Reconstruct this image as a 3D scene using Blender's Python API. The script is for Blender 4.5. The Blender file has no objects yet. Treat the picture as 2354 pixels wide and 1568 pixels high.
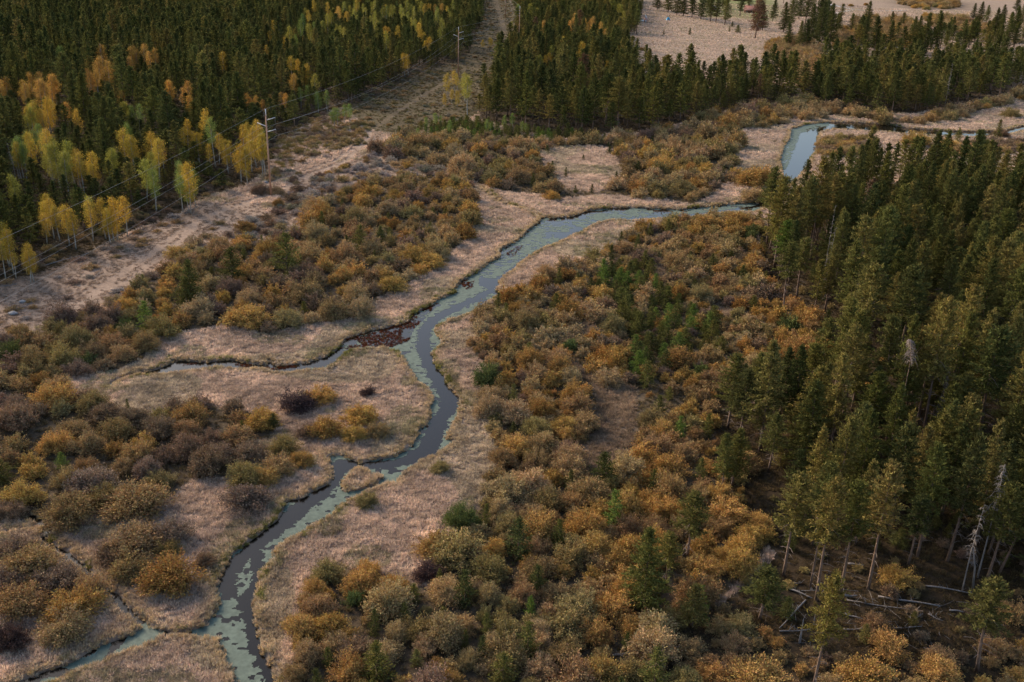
import bpy, math, random
import numpy as np
from mathutils import Matrix, Vector

# ------------------------------------------------------------------ camera, sky, sun, exposure
sc = bpy.context.scene
COL = sc.collection
PW, PH = 2353.0, 1568.0            # pixel units used for measuring the photograph
FPX = 2287.0                       # focal length in those pixels (35 mm on 36 mm)
CAM_H = 70.0
PITCH = math.radians(22.7)
ROLL = math.radians(1.8)
_r0 = np.array([1.0, 0, 0]); _f = np.array([0, math.cos(PITCH), -math.sin(PITCH)])
_u0 = np.array([0, math.sin(PITCH), math.cos(PITCH)])
_r = math.cos(ROLL) * _r0 + math.sin(ROLL) * _u0
_u = -math.sin(ROLL) * _r0 + math.cos(ROLL) * _u0
cam_d = bpy.data.cameras.new('camera')
cam_d.sensor_width = 36.0; cam_d.lens = 36.0 * FPX / PW
cam_d.clip_start = 1.0; cam_d.clip_end = 20000.0
cam = bpy.data.objects.new('camera', cam_d); COL.objects.link(cam)
cam.matrix_world = Matrix(((_r[0], _u[0], -_f[0], 0), (_r[1], _u[1], -_f[1], 0), (_r[2], _u[2], -_f[2], CAM_H), (0, 0, 0, 1)))
sc.camera = cam

SUN_EL, SUN_AZ = math.radians(26), math.radians(-48)   # azimuth from +Y towards +X: left and a little ahead
sun_dir = np.array([math.sin(SUN_AZ) * math.cos(SUN_EL), math.cos(SUN_AZ) * math.cos(SUN_EL), math.sin(SUN_EL)])
w = bpy.data.worlds.new('World'); sc.world = w; w.use_nodes = True
nt = w.node_tree; bg = nt.nodes['Background']
sky = nt.nodes.new('ShaderNodeTexSky'); sky.sky_type = 'NISHITA'; sky.sun_disc = False
sky.sun_elevation = SUN_EL; sky.sun_rotation = SUN_AZ; sky.air_density = 1.0; sky.dust_density = 2.5; sky.ozone_density = 1.0
nt.links.new(sky.outputs[0], bg.inputs[0]); bg.inputs[1].default_value = 0.065
sun_l = bpy.data.lights.new('sun', 'SUN'); sun_l.energy = 1.5; sun_l.angle = math.radians(12); sun_l.color = (1.0, 0.79, 0.58)
sun = bpy.data.objects.new('sun', sun_l); COL.objects.link(sun)
sun.rotation_euler = Vector(sun_dir).to_track_quat('Z', 'Y').to_euler()
sc.view_settings.view_transform = 'Standard'; sc.view_settings.look = 'None'; sc.view_settings.gamma = 1.0
sc.view_settings.exposure = 1.82; sc.view_settings.use_curve_mapping = False
sc.render.engine = 'CYCLES'
cy = sc.cycles
cy.max_bounces = 4; cy.diffuse_bounces = 2; cy.glossy_bounces = 2; cy.transmission_bounces = 2; cy.transparent_max_bounces = 4
cy.use_denoising = True
cy.caustics_reflective = False; cy.caustics_refractive = False
cy.sample_clamp_indirect = 4.0

# ------------------------------------------------------------------ projection between pixels and the ground
CAMP = np.array([0, 0, CAM_H])
def project(P):
    P = np.atleast_2d(np.asarray(P, float)) - CAMP
    x, y, z = P @ _r, P @ _u, P @ _f
    z = np.where(z < 0.5, 0.5, z)
    return np.stack([PW / 2 + FPX * x / z, PH / 2 - FPX * y / z], 1), z
def g(px, py, z=0.0):
    d = _f + _r * ((px - PW / 2) / FPX) - _u * ((py - PH / 2) / FPX)
    t = (z - CAM_H) / d[2]
    return CAMP + d * t
def g2(pts): return np.array([g(a, b)[:2] for a, b in pts])
def depth_at(P): return float((np.asarray(P) - CAMP) @ _f)
def in_poly(q, poly):
    poly = np.asarray(poly, float); x, y = q[:, 0], q[:, 1]; c = np.zeros(len(q), bool)
    j = len(poly) - 1
    for i in range(len(poly)):
        xi, yi, xj, yj = *poly[i], *poly[j]
        if yi != yj:
            c ^= ((yi > y) != (yj > y)) & (x < (xj - xi) * (y - yi) / (yj - yi) + xi)
        j = i
    return c
def seg_dist(q, A, B, ra=None, rb=None):
    """min over segments of distance (minus interpolated radius)."""
    out = np.full(len(q), 1e9)
    for i in range(len(A)):
        ab = B[i] - A[i]; L = ab @ ab + 1e-12
        t = np.clip(((q - A[i]) @ ab) / L, 0, 1)
        d = np.hypot(*(q - A[i] - t[:, None] * ab).T)
        if ra is not None: d = d - (ra[i] + t * (rb[i] - ra[i]))
        np.minimum(out, d, out=out)
    return out
def sdf_poly(q, poly):
    A = poly; B = np.roll(poly, -1, 0)
    d = seg_dist(q, A, B)
    return np.where(in_poly(q, poly), -d, d)
def _hash(ix, iy, s):
    h = (ix.astype(np.int64) * 374761393 + iy.astype(np.int64) * 668265263 + s * 1274126177) & 0x7fffffff
    h = ((h ^ (h >> 13)) * 1274126177) & 0x7fffffff
    return ((h ^ (h >> 16)) & 0xffff) / 65535.0
def vnoise(x, y, scale, s=0):
    x, y = np.asarray(x) / scale, np.asarray(y) / scale
    ix, iy = np.floor(x), np.floor(y); fx, fy = x - ix, y - iy
    fx, fy = fx * fx * (3 - 2 * fx), fy * fy * (3 - 2 * fy)
    a, b = _hash(ix, iy, s), _hash(ix + 1, iy, s); c, d = _hash(ix, iy + 1, s), _hash(ix + 1, iy + 1, s)
    return (a + (b - a) * fx) * (1 - fy) + (c + (d - c) * fx) * fy
def sstep(a, b, x):
    t = np.clip((x - a) / (b - a), 0, 1); return t * t * (3 - 2 * t)
rng = np.random.default_rng(11)
R = random.Random(5)

# ------------------------------------------------------------------ the photograph's outlines
STREAM_PX = [(2420,272),(2352,287),(2308,299),(2235,302),(2155,298),(2088,294),(2068,290),(2035,285),(1968,280),(1901,280),(1851,285),(1816,297),(1812,318),(1801,333),(1790,367),(1798,400),(1786,420),
 (1770,445),(1741,457),(1715,465),(1651,470),(1568,480),(1517,478),(1451,475),(1401,477),(1351,482),(1317,495),(1277,500),(1244,497),(1241,506),(1221,520),(1197,543),(1171,560),(1147,573),(1147,590),(1117,603),(1097,623),(1051,646),(1044,670),(1014,683),(984,703),(944,720),(937,736),(894,750),(851,756),(811,770),(787,780),
 (777,796),(750,816),(710,830),(667,838),(632,838),(621,822),(610,835),(577,833),(540,825),(520,823),(477,830),(443,828),(403,825),(398,818),(393,833),(357,846),(310,856),(340,859),(373,860),(413,853),(443,851),(500,843),(547,845),(600,846),(627,856),(667,855),(733,848),(760,840),(784,818),(804,805),(834,800),(884,798),(917,808),
 (931,830),(941,850),(957,873),(984,893),(992,916),(987,943),(981,970),(961,983),(957,1006),(931,1030),(904,1045),(884,1048),(834,1058),(811,1052),(784,1040),(750,1043),(757,1060),(760,1079),(757,1109),(710,1129),(693,1140),(653,1143),(655,1162),(630,1195),(600,1222),(560,1249),(533,1272),(517,1295),(500,1329),(490,1352),(497,1382),(487,1415),(460,1439),(403,1447),(360,1439),(335,1429),
 (327,1439),(300,1455),(260,1469),(207,1485),(173,1512),(133,1529),(67,1552),(20,1572),(-40,1600),(-30,1625),(60,1590),(150,1552),(187,1537),(247,1509),(277,1499),(327,1482),(370,1462),(407,1460),(467,1465),(500,1466),(510,1495),(517,1522),(533,1552),(545,1600),(560,1640),
 (655,1640),(640,1580),(630,1529),(607,1495),(597,1459),(588,1419),(585,1382),(600,1352),(597,1312),(633,1279),(633,1262),(667,1239),(713,1212),(747,1192),(785,1158),(817,1140),(850,1126),(880,1115),(914,1107),(917,1095),(957,1065),(971,1055),(997,1045),(1014,1036),(1051,1013),(1024,1003),(1044,976),(1057,940),(1056,910),(1031,880),(1017,856),(997,826),(997,810),(1017,790),(1007,766),(1002,753),
 (1031,736),(1077,720),(1101,710),(1127,690),(1151,678),(1144,663),(1147,650),(1161,633),(1184,616),(1211,593),(1251,570),(1301,550),(1351,526),(1367,515),(1401,507),(1451,507),(1517,503),(1568,503),(1635,493),(1678,487),(1735,488),(1770,470),(1801,437),(1841,402),(1861,377),(1865,360),(1878,347),(1878,320),(1885,306),(1901,299),(1918,297),(2001,301),(2051,304),(2088,309),(2155,312),(2201,313),(2235,315),(2308,312),(2352,300),(2420,282)]
ISLET_PX = [(788,1128),(786,1110),(800,1090),(822,1072),(838,1078),(850,1088),(870,1086),(877,1096),(862,1112),(840,1118),(820,1124)]
DITCHES_PX = [([(70,1185),(100,1205),(108,1222),(105,1240),(150,1270),(200,1310),(235,1345),(285,1395),(335,1431)], .55),
              ([(1105,430),(1125,445),(1150,465),(1190,475),(1220,485),(1246,502)], .45),
              ([(245,885),(270,870),(310,858)], .5), ([(-20,1225),(40,1215),(100,1205)], .3)]
CHAN = [(2160,305,9),(1990,290,9),(1900,291,9),(1862,308,22),(1850,340,22),(1838,370,22),(1818,400,17),(1795,432,13),(1745,472,6),(1700,478,5),(1600,491,4),(1500,496,4),(1420,503,5),(1351,523,7),(1290,553,8),(1211,592,8),(1165,628,9),(1144,655,8),(1101,680,10),(1051,703,12),(1001,730,13),(976,756,14),(972,790,14),(984,830,15),(1011,873,19),(1031,906,21),(1031,933,20),(1007,966,18),(997,996,22),(984,1030,25),(934,1056,18),(884,1064,14),(817,1066,16),(785,1062,22),(767,1096,20),(733,1132,20),(683,1172,22),(633,1212,22),(583,1252,22),(535,1296,20),(520,1329,18),(525,1362,14)]
CHAN_B = [(583,1262,14),(595,1300,11),(588,1340,13),(567,1370,14),(570,1412,13),(580,1462,14),(610,1519,17),(627,1559,18),(650,1610,18)]
CHAN_C = [(320,857,12),(400,842,16),(500,836,14),(640,847,14),(760,830,14),(800,802,5)]
WEED_PX = [(770,812),(787,782),(851,758),(894,752),(937,737),(948,720),(984,704),(1010,696),(985,725),(955,752),(938,785),(900,798),(850,797),(800,806)]
WEED2_PX = [[(1052,655),(1066,640),(1090,645),(1084,662),(1062,668)],[(1160,585),(1185,568),(1204,564),(1196,578),(1176,592)]]

def wiggle(poly, step, amp, seed):
    out = []
    for i in range(len(poly)):
        a, b = poly[i], poly[(i + 1) % len(poly)]; L = np.hypot(*(b - a)); n = max(1, int(L / step)); nn = np.array([-(b - a)[1], (b - a)[0]]) / (L + 1e-9)
        for k in range(n):
            p = a + (b - a) * k / n
            out.append(p + nn * amp * 2 * (vnoise(p[0] + 500, p[1], 1.7, seed) - .5))
    return np.array(out)
STREAM = wiggle(g2(STREAM_PX), 1.1, .30, 3)
ISLET = wiggle(g2(ISLET_PX), .8, .2, 4)
DA, DB, DR = [], [], []
for pts, r in DITCHES_PX:
    p = g2(pts); p2 = [p[0]]
    for i in range(len(p) - 1):
        for k in range(1, 5):
            q = p[i] + (p[i + 1] - p[i]) * k / 4; p2.append(q + rng.normal(0, .18, 2))
    DA += p2[:-1]; DB += p2[1:]; DR += [r] * (len(p2) - 1)
DA, DB, DR = np.array(DA), np.array(DB), np.array(DR)
WLO = STREAM.min(0) - 3; WHI = STREAM.max(0) + 3
def water_sdf(q):
    """metres from the water's edge, negative in the water (far points get a big number)."""
    q = np.asarray(q, float); out = np.full(len(q), 50.0)
    m = (q[:, 0] > WLO[0]) & (q[:, 0] < WHI[0]) & (q[:, 1] > WLO[1] - 5) & (q[:, 1] < WHI[1])
    idx = np.where(m)[0]
    for c in np.array_split(idx, max(1, len(idx) // 40000)):
        if len(c) == 0: continue
        qq = q[c]; d = sdf_poly(qq, STREAM); d = np.maximum(d, -sdf_poly(qq, ISLET))
        out[c] = np.minimum(d, seg_dist(qq, DA, DB, DR, DR))
    return out
def chan_sdf(q):
    res = np.full(len(q), 1e9)
    for ch in (CHAN, CHAN_B, CHAN_C):
        P = np.array([g(a, b)[:2] for a, b, _ in ch]); rr = np.array([c * depth_at(g(a, b)) / FPX for a, b, c in ch])
        # ratio distance / radius
        for i in range(len(P) - 1):
            ab = P[i + 1] - P[i]; t = np.clip(((q - P[i]) @ ab) / (ab @ ab), 0, 1)
            d = np.hypot(*(q - P[i] - t[:, None] * ab).T) - (rr[i] + t * (rr[i + 1] - rr[i]))
            np.minimum(res, d, out=res)
    return res
WATER_Z = -0.30
def base_z(x, y):
    return .35 * (vnoise(x, y, 26, 1) - .5) + .18 * (vnoise(x, y, 6, 2) - .5)
def ground_z(x, y, d=None):
    x, y = np.asarray(x, float), np.asarray(y, float)
    if d is None: d = water_sdf(np.stack([x, y], 1))
    return base_z(x, y) * sstep(-.2, 3, d) - .8 * (1 - sstep(-.8, .35, d))

# ------------------------------------------------------------------ mesh and material helpers
def mesh_np(name, V, F, mats=(), rnd=None, mi=None, smooth=False):
    V = np.asarray(V, np.float32); me = bpy.data.meshes.new(name)
    if isinstance(F, np.ndarray): loops = F.ravel(); tot = np.full(len(F), F.shape[1]);
    else: loops = np.concatenate([np.asarray(f) for f in F]) if len(F) else np.zeros(0); tot = np.array([len(f) for f in F])
    me.vertices.add(len(V)); me.vertices.foreach_set('co', V.ravel())
    me.loops.add(len(loops)); me.loops.foreach_set('vertex_index', loops.astype(np.int32))
    me.polygons.add(len(tot)); me.polygons.foreach_set('loop_start', (np.cumsum(tot) - tot).astype(np.int32)); me.polygons.foreach_set('loop_total', tot.astype(np.int32))
    for m in mats: me.materials.append(m)
    if mi is not None: me.polygons.foreach_set('material_index', np.asarray(mi, np.int32))
    if smooth: me.polygons.foreach_set('use_smooth', np.ones(len(tot), bool))
    if rnd is not None:
        a = me.attributes.new('rnd', 'FLOAT', 'FACE'); a.data.foreach_set('value', np.asarray(rnd, np.float32))
    me.update(calc_edges=True); return me
def obj(name, me, parent=None, **props):
    o = bpy.data.objects.new(name, me); COL.objects.link(o)
    if parent is not None: o.parent = parent
    for k, v in props.items(): o[k] = v
    return o
class MB:
    """collects tubes, boxes and polygons into one mesh"""
    def __init__(s): s.V = []; s.F = []; s.n = 0
    def add(s, V, F):
        s.V.append(np.asarray(V, float)); s.F += [tuple(int(i) + s.n for i in f) for f in F]; s.n += len(V)
    def tube(s, pts, rad, k=5, cap=True):
        pts = np.asarray(pts, float); V = []; F = []
        for i, p in enumerate(pts):
            t = pts[min(i + 1, len(pts) - 1)] - pts[max(i - 1, 0)]; t = t / (np.linalg.norm(t) + 1e-9)
            a = np.cross(t, [0, 0, 1] if abs(t[2]) < .9 else [1, 0, 0]); a /= np.linalg.norm(a); b = np.cross(t, a)
            for j in range(k):
                th = 2 * math.pi * j / k; V.append(p + rad[i] * (a * math.cos(th) + b * math.sin(th)))
        for i in range(len(pts) - 1):
            for j in range(k): F.append((i * k + j, i * k + (j + 1) % k, (i + 1) * k + (j + 1) % k, (i + 1) * k + j))
        if cap: F.append(tuple(range(k))[::-1]); F.append(tuple((len(pts) - 1) * k + j for j in range(k)))
        s.add(V, F)
    def box(s, c, size, rz=0.0):
        c = np.asarray(c, float); h = np.asarray(size, float) / 2; ca, sa = math.cos(rz), math.sin(rz); V = []
        for x in (-1, 1):
            for y in (-1, 1):
                for z in (-1, 1):
                    v = np.array([x, y, z]) * h; V.append(c + [ca * v[0] - sa * v[1], sa * v[0] + ca * v[1], v[2]])
        s.add(V, [(0, 1, 3, 2), (4, 6, 7, 5), (0, 4, 5, 1), (2, 3, 7, 6), (0, 2, 6, 4), (1, 5, 7, 3)])
    def mesh(s, name, mat, smooth=False): return mesh_np(name, np.concatenate(s.V), s.F, (mat,), smooth=smooth)
def newmat(name):
    m = bpy.data.materials.new(name); m.use_nodes = True; n = m.node_tree; n.nodes.clear(); return m, n
def N(n, t, **kw):
    x = n.nodes.new(t)
    for k, v in kw.items(): setattr(x, k, v)
    return x
def leaf_mat(name, trans=.35, spread=.5, default=(.3, .2, .08)):
    """colour of the plant (its own tint) varied from leaf to leaf"""
    m, n = newmat(name); L = n.links.new
    at = N(n, 'ShaderNodeAttribute', attribute_type='INSTANCER', attribute_name='tint')
    rn = N(n, 'ShaderNodeAttribute', attribute_type='GEOMETRY', attribute_name='rnd')
    mr = N(n, 'ShaderNodeMapRange'); mr.inputs[3].default_value = 1 - spread; mr.inputs[4].default_value = 1 + spread
    L(rn.outputs['Fac'], mr.inputs[0])
    mul = N(n, 'ShaderNodeVectorMath', operation='SCALE'); L(at.outputs['Color'], mul.inputs[0]); L(mr.outputs[0], mul.inputs['Scale'])
    wn = N(n, 'ShaderNodeTexWhiteNoise', noise_dimensions='1D'); L(rn.outputs['Fac'], wn.inputs['W'])
    hs = N(n, 'ShaderNodeHueSaturation'); hm = N(n, 'ShaderNodeMapRange'); hm.inputs[3].default_value = .475; hm.inputs[4].default_value = .525
    L(wn.outputs['Value'], hm.inputs[0]); L(hm.outputs[0], hs.inputs['Hue']); L(mul.outputs[0], hs.inputs['Color'])
    d = N(n, 'ShaderNodeBsdfDiffuse'); t = N(n, 'ShaderNodeBsdfTranslucent'); mx = N(n, 'ShaderNodeMixShader'); mx.inputs[0].default_value = trans
    o = N(n, 'ShaderNodeOutputMaterial'); L(hs.outputs[0], d.inputs[0]); L(hs.outputs[0], t.inputs[0]); L(d.outputs[0], mx.inputs[1]); L(t.outputs[0], mx.inputs[2]); L(mx.outputs[0], o.inputs[0])
    return m
def rough_mat(name, c1, c2, scale=3.0, rough=.9, bump=.0, stretch=(1, 1, 1), metal=0.0):
    m, n = newmat(name); L = n.links.new
    tc = N(n, 'ShaderNodeTexCoord'); mp = N(n, 'ShaderNodeMapping'); mp.inputs['Scale'].default_value = stretch; L(tc.outputs['Object'], mp.inputs[0])
    no = N(n, 'ShaderNodeTexNoise'); no.inputs['Scale'].default_value = scale; no.inputs['Detail'].default_value = 5; L(mp.outputs[0], no.inputs['Vector'])
    cr = N(n, 'ShaderNodeValToRGB'); cr.color_ramp.elements[0].position = .3; cr.color_ramp.elements[1].position = .7
    cr.color_ramp.elements[0].color = (*c1, 1); cr.color_ramp.elements[1].color = (*c2, 1); L(no.outputs[0], cr.inputs[0])
    p = N(n, 'ShaderNodeBsdfPrincipled'); p.inputs['Roughness'].default_value = rough; p.inputs['Metallic'].default_value = metal; L(cr.outputs[0], p.inputs['Base Color'])
    if bump:
        b = N(n, 'ShaderNodeBump'); b.inputs['Strength'].default_value = bump; b.inputs['Distance'].default_value = .05; L(no.outputs[0], b.inputs['Height']); L(b.outputs[0], p.inputs['Normal'])
    o = N(n, 'ShaderNodeOutputMaterial'); L(p.outputs[0], o.inputs[0]); return m
M_leaf = leaf_mat('willow_leaf', .10, .38)
M_needle = leaf_mat('needle', .25, .5)
M_aspen = leaf_mat('aspen_leaf', .35, .4)
M_grass = leaf_mat('grass_blade', .25, .30)
M_bark = rough_mat('pine_bark', (.10, .065, .045), (.23, .155, .115), 6, .95, .3, (1, 1, .3))
M_dead = rough_mat('dead_wood', (.14, .125, .115), (.28, .255, .243), 5, .9, .2, (1, 1, .3))
M_snag = rough_mat('bare_orange_trunk', (.20, .11, .07), (.42, .27, .19), 5, .9, .2, (1, 1, .25))
M_white = rough_mat('aspen_bark', (.20, .185, .16), (.50, .475, .42), 4, .85, .2, (1, 1, 2.5))
M_stem = rough_mat('willow_stem', (.055, .038, .03), (.12, .085, .068), 8, .9)
M_twig = rough_mat('grey_twig', (.16, .125, .115), (.30, .25, .235), 8, .9)

# ------------------------------------------------------------------ zones read off the photograph
P_LEFT = [(-900,900),(-400,800),(-60,672),(0,655),(100,630),(190,590),(320,525),(400,500),(470,455),(560,430),(610,395),(640,330),(700,290),(760,255),(830,235),(900,205),(960,170),(1020,150),(1062,140),(1085,110),(1100,60),(1105,0),(1110,-60),(1112,-110),(-2500,-90),(-2500,900)]
P_MID = [(1105,240),(1100,275),(1180,298),(1280,318),(1330,318),(1400,308),(1480,305),(1560,285),(1640,262),(1700,248),(1780,240),(1825,235),(1838,215),(1800,200),(1740,195),(1690,195),(1640,205),(1560,198),(1500,190),(1450,150),(1428,105),(1450,72),(1470,50),(1460,15),(1440,-30),(1300,-60),(1190,-60),(1178,0),(1195,70),(1170,130),(1130,190)]
P_UR = [(1845,230),(1900,252),(1990,262),(2100,262),(2200,245),(2290,222),(2353,205),(2353,165),(2290,152),(2200,170),(2120,165),(2060,155),(1990,145),(1930,145),(1890,160),(1862,190)]
P_RF = [(1745,530),(1790,515),(1870,530),(1950,470),(2060,430),(2150,415),(2250,420),(2353,440),(2460,500),(2500,1180),(2353,1180),(2260,1110),(2180,1090),(2100,1100),(1980,1110),(1900,1090),(1800,1075),(1740,1040),(1760,980),(1830,930),(1880,860),(1920,790),(1850,720),(1790,660),(1750,600)]
P_LR = [(1790,1235),(1850,1150),(1960,1130),(2060,1120),(2170,1100),(2353,1150),(2480,1200),(2480,1420),(2353,1350),(2160,1300),(2080,1280),(1950,1270),(1850,1280)]
P_LRFLOOR = [(1740,520),(1800,505),(1950,455),(2060,420),(2250,405),(2600,430),(2700,1700),(1500,1700),(1520,1480),(1660,1390),(1780,1280),(1700,1160),(1640,1080),(1640,900),(1780,800),(1900,800),(1850,730),(1760,640)]
CLEAR = [[(1238,350),(1290,338),(1372,333),(1405,342),(1430,390),(1415,425),(1370,445),(1310,438),(1262,402)],
         [(1372,872),(1400,880),(1462,890),(1462,950),(1455,1010),(1425,1060),(1370,1090),(1335,1085),(1345,1040),(1372,985),(1368,920)],
         [(1295,830),(1330,840),(1395,890),(1390,915),(1350,880)],[(1335,742),(1362,735),(1372,765),(1350,775)],[(1490,600),(1520,590),(1530,625),(1500,650)],[(1640,705),(1690,712),(1690,728),(1650,728)]]
W_C = [(250,700),(300,665),(345,640),(420,600),(500,565),(560,560),(640,560),(690,520),(740,470),(800,445),(860,420),(940,405),(1010,405),(1060,412),(1090,445),(1085,530),(1060,560),(1020,600),(960,640),(870,685),(855,720),(760,740),(690,750),(600,768),(520,745),(440,760),(350,775),(290,745)]
W_SAGE = [(630,480),(660,420),(700,400),(760,385),(840,365),(860,350),(1000,340),(1010,400),(940,405),(860,420),(800,445),(740,470),(690,520),(640,560),(560,560),(500,565),(420,600),(380,600),(430,560),(540,520),(600,500)]
W_N = [(860,345),(900,320),(960,318),(1010,300),(1090,295),(1180,305),(1280,325),(1400,315),(1480,312),(1560,292),(1640,268),(1700,256),(1780,246),(1830,252),(1800,290),(1745,285),(1700,300),(1690,330),(1690,370),(1690,405),(1655,430),(1640,450),(1590,472),(1540,462),(1480,455),(1380,450),(1290,458),(1225,448),(1150,440),(1090,420),(1050,405),(1000,380),(900,370)]
W_L3 = [(-40,840),(0,800),(60,765),(110,745),(200,715),(255,725),(330,790),(338,818),(280,848),(190,862),(120,880),(0,880),(-40,880)]
W_L4 = [(-60,880),(60,880),(120,890),(200,925),(300,945),(385,955),(420,930),(470,925),(530,945),(590,950),(640,960),(632,1000),(560,1030),(540,1100),(480,1100),(440,1100),(400,1140),(330,1160),(200,1180),(130,1205),(0,1190),(-60,1190)]
W_R = [(1085,735),(1140,690),(1200,660),(1240,640),(1320,620),(1380,580),(1450,545),(1490,520),(1560,505),(1640,505),(1735,500),(1740,540),(1740,600),(1780,660),(1850,725),(1900,770),(1895,830),(1800,830),(1720,870),(1645,930),(1640,1050),(1690,1150),(1780,1230),(1740,1300),(1640,1390),(1540,1460),(1500,1490),(1500,1640),(640,1660),(670,1560),(690,1500),(683,1450),(690,1400),(700,1350),(740,1300),(830,1310),(900,1330),(985,1355),(1000,1260),(1040,1235),(1090,1170),(1140,1120),(1150,1070),(1135,1010),(1110,940),(1115,850),(1100,790)]
W_LR = [(1500,1490),(1640,1395),(1700,1420),(1800,1480),(1900,1520),(2100,1540),(2353,1470),(2420,1640),(1500,1640)]
W_UR1 = [(1815,262),(1845,222),(1900,250),(1960,258),(2080,278),(2160,258),(2290,234),(2353,208),(2353,222),(2280,248),(2200,272),(2120,285),(2050,288),(1960,270),(1900,266),(1840,272)]
W_UR2 = [(1752,112),(1800,96),(1850,94),(1885,112),(1870,180),(1850,215),(1830,190),(1800,150)]
W_UR3 = [(1905,110),(1940,62),(2010,40),(2110,55),(2140,85),(2090,112),(2010,105),(1960,108)]
W_UR4 = [(2060,2),(2130,-4),(2210,6),(2208,22),(2150,24),(2090,18)]
W_UR5 = [(2130,40),(2190,38),(2270,55),(2280,72),(2200,78),(2140,62)]
W_PEN = [(1880,328),(1940,316),(2000,320),(2010,345),(1960,362),(1890,358)]
W_FR = [(2230,330),(2290,322),(2353,330),(2353,352),(2250,352)]
P_YOUNG = [(1345,660),(1400,615),(1470,610),(1500,650),(1560,690),(1640,740),(1670,790),(1650,830),(1560,830),(1490,900),(1450,890),(1470,830),(1440,760),(1400,700)]
CUT = [(780,240),(868,198),(938,162),(1008,140),(1052,125),(1078,95),(1096,50),(1102,-30),(1188,-30),(1204,70),(1182,130),(1142,190),(1112,250),(1060,290),(980,300),(900,310),(850,300)]
LAWN = [(1600,8),(1640,-30),(1760,-30),(1800,30),(1780,50),(1700,42),(1620,40)]
SCRUB = [(-80,660),(100,630),(320,530),(470,470),(560,470),(600,470),(640,560),(430,560),(330,640),(250,700),(110,740),(-80,830)]
TRACKS = [([(-40,800),(60,760),(160,722),(250,650),(340,590),(420,530),(480,495),(560,470),(640,440),(720,400),(790,372),(830,340),(850,305),(910,260),(980,215),(1040,180)], .9),
          ([(1135,-10),(1150,40),(1160,70),(1178,95)], 1.6), ([(540,455),(620,420),(700,395),(770,370),(830,330)], .7), ([(240,668),(300,640),(380,585),(450,520)], .6)]
TA, TB, TR = [], [], []
for pts, r in TRACKS:
    p = g2(pts)
    for i in range(len(p) - 1): TA.append(p[i]); TB.append(p[i + 1]); TR.append(r)
TA, TB, TR = np.array(TA), np.array(TB), np.array(TR)
def poly_world(poly):
    p = g2([(a, max(b, -120)) for a, b in poly]); return p.min(0), p.max(0)

# ------------------------------------------------------------------ ground, one sheet out to the horizon
def grow(a, b, s0, k):
    out = []; x = a; s = s0; sg = 1 if b > a else -1
    while (b - x) * sg > 0: x += s * sg; s *= k; out.append(x)
    return out
xs = np.array(sorted(set(grow(-70, -9000, 1.0, 1.045) + list(np.arange(-70, 75.01, .5)) + list(np.arange(76, 141, 1.0)) + grow(140, 9000, 1.2, 1.05))))
ys = np.array(sorted(set(grow(70, -3000, 2, 1.3) + list(np.arange(70, 215.01, .5)) + list(np.arange(216, 301, 1.0)) + list(np.arange(301.5, 480, 1.5)) + list(np.arange(484, 1200, 4)) + grow(1200, 14000, 6, 1.12))))
GX, GY = np.meshgrid(xs, ys); gq = np.stack([GX.ravel(), GY.ravel()], 1)
GD = water_sdf(gq)
gz = ground_z(gq[:, 0], gq[:, 1], GD)
gpx, gdep = project(np.column_stack([gq, np.zeros(len(gq))]))
front = gq[:, 1] > 20
def zone_mask(q, polys):
    m = np.zeros(len(q), bool)
    for p in polys: m |= in_poly(q, p)
    return m
gpx[~front] = -9999
THICK = [W_C, W_N, W_L3, W_L4, W_R, W_LR, W_UR1, W_UR2, W_UR3, W_UR4, W_UR5, W_PEN, W_FR]
def blur(m, n=2):
    a = m.reshape(GX.shape).astype(float)
    for _ in range(n):
        b = np.pad(a, 1, mode='edge'); a = (b[:-2, 1:-1] + b[2:, 1:-1] + b[1:-1, :-2] + b[1:-1, 2:] + 2 * b[1:-1, 1:-1]) / 6
    return a.ravel()
clear_m = zone_mask(gpx, CLEAR)
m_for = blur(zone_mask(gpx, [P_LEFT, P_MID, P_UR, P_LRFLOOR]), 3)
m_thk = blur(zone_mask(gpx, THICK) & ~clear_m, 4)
m_cut = blur(zone_mask(gpx, [CUT]), 3); m_lawn = blur(zone_mask(gpx, [LAWN]), 1); m_scr = blur(zone_mask(gpx, [SCRUB, W_SAGE]), 6)
tr_m = 1 - sstep(-.2, .9, seg_dist(gq, TA, TB, TR, TR))
n1 = vnoise(gq[:, 0], gq[:, 1], 9, 7); n2 = vnoise(gq[:, 0], gq[:, 1], 2.5, 8)
C = np.tile(np.array([.31, .236, .182]), (len(gq), 1))
def lay(mask, col, vary=.25):
    global C
    col = np.array(col) * (1 + vary * (n1 + n2 - 1))[:, None]; C = C * (1 - mask[:, None]) + col * mask[:, None]
lay(np.clip((n1 - .45) * 2, 0, 1) * .5, (.28, .218, .15))
lay(m_scr * .85, (.31, .228, .172)); lay(m_cut, (.095, .075, .042)); lay(m_lawn, (.19, .20, .085))
lay(blur(zone_mask(gpx, CLEAR[1:]), 2), (.20, .145, .10)); lay(m_thk * .85, (.07, .052, .03)); lay(m_for, (.050, .036, .022)); lay(np.clip(tr_m, 0, 1) * (.8 - .68 * m_cut), (.33, .245, .188), .12)  # thicket soil colour also holds painted shade, deepening the gaps between bushes
lay(1 - sstep(-.35, .1, GD), (.05, .04, .025))
nx, ny = len(xs), len(ys)
I = np.arange(nx * ny).reshape(ny, nx)
GF = np.stack([I[:-1, :-1].ravel(), I[:-1, 1:].ravel(), I[1:, 1:].ravel(), I[1:, :-1].ravel()], 1)
mg, n = newmat('dry_ground'); L = n.links.new
at = N(n, 'ShaderNodeAttribute', attribute_type='GEOMETRY', attribute_name='gcol'); tc = N(n, 'ShaderNodeTexCoord')
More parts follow.
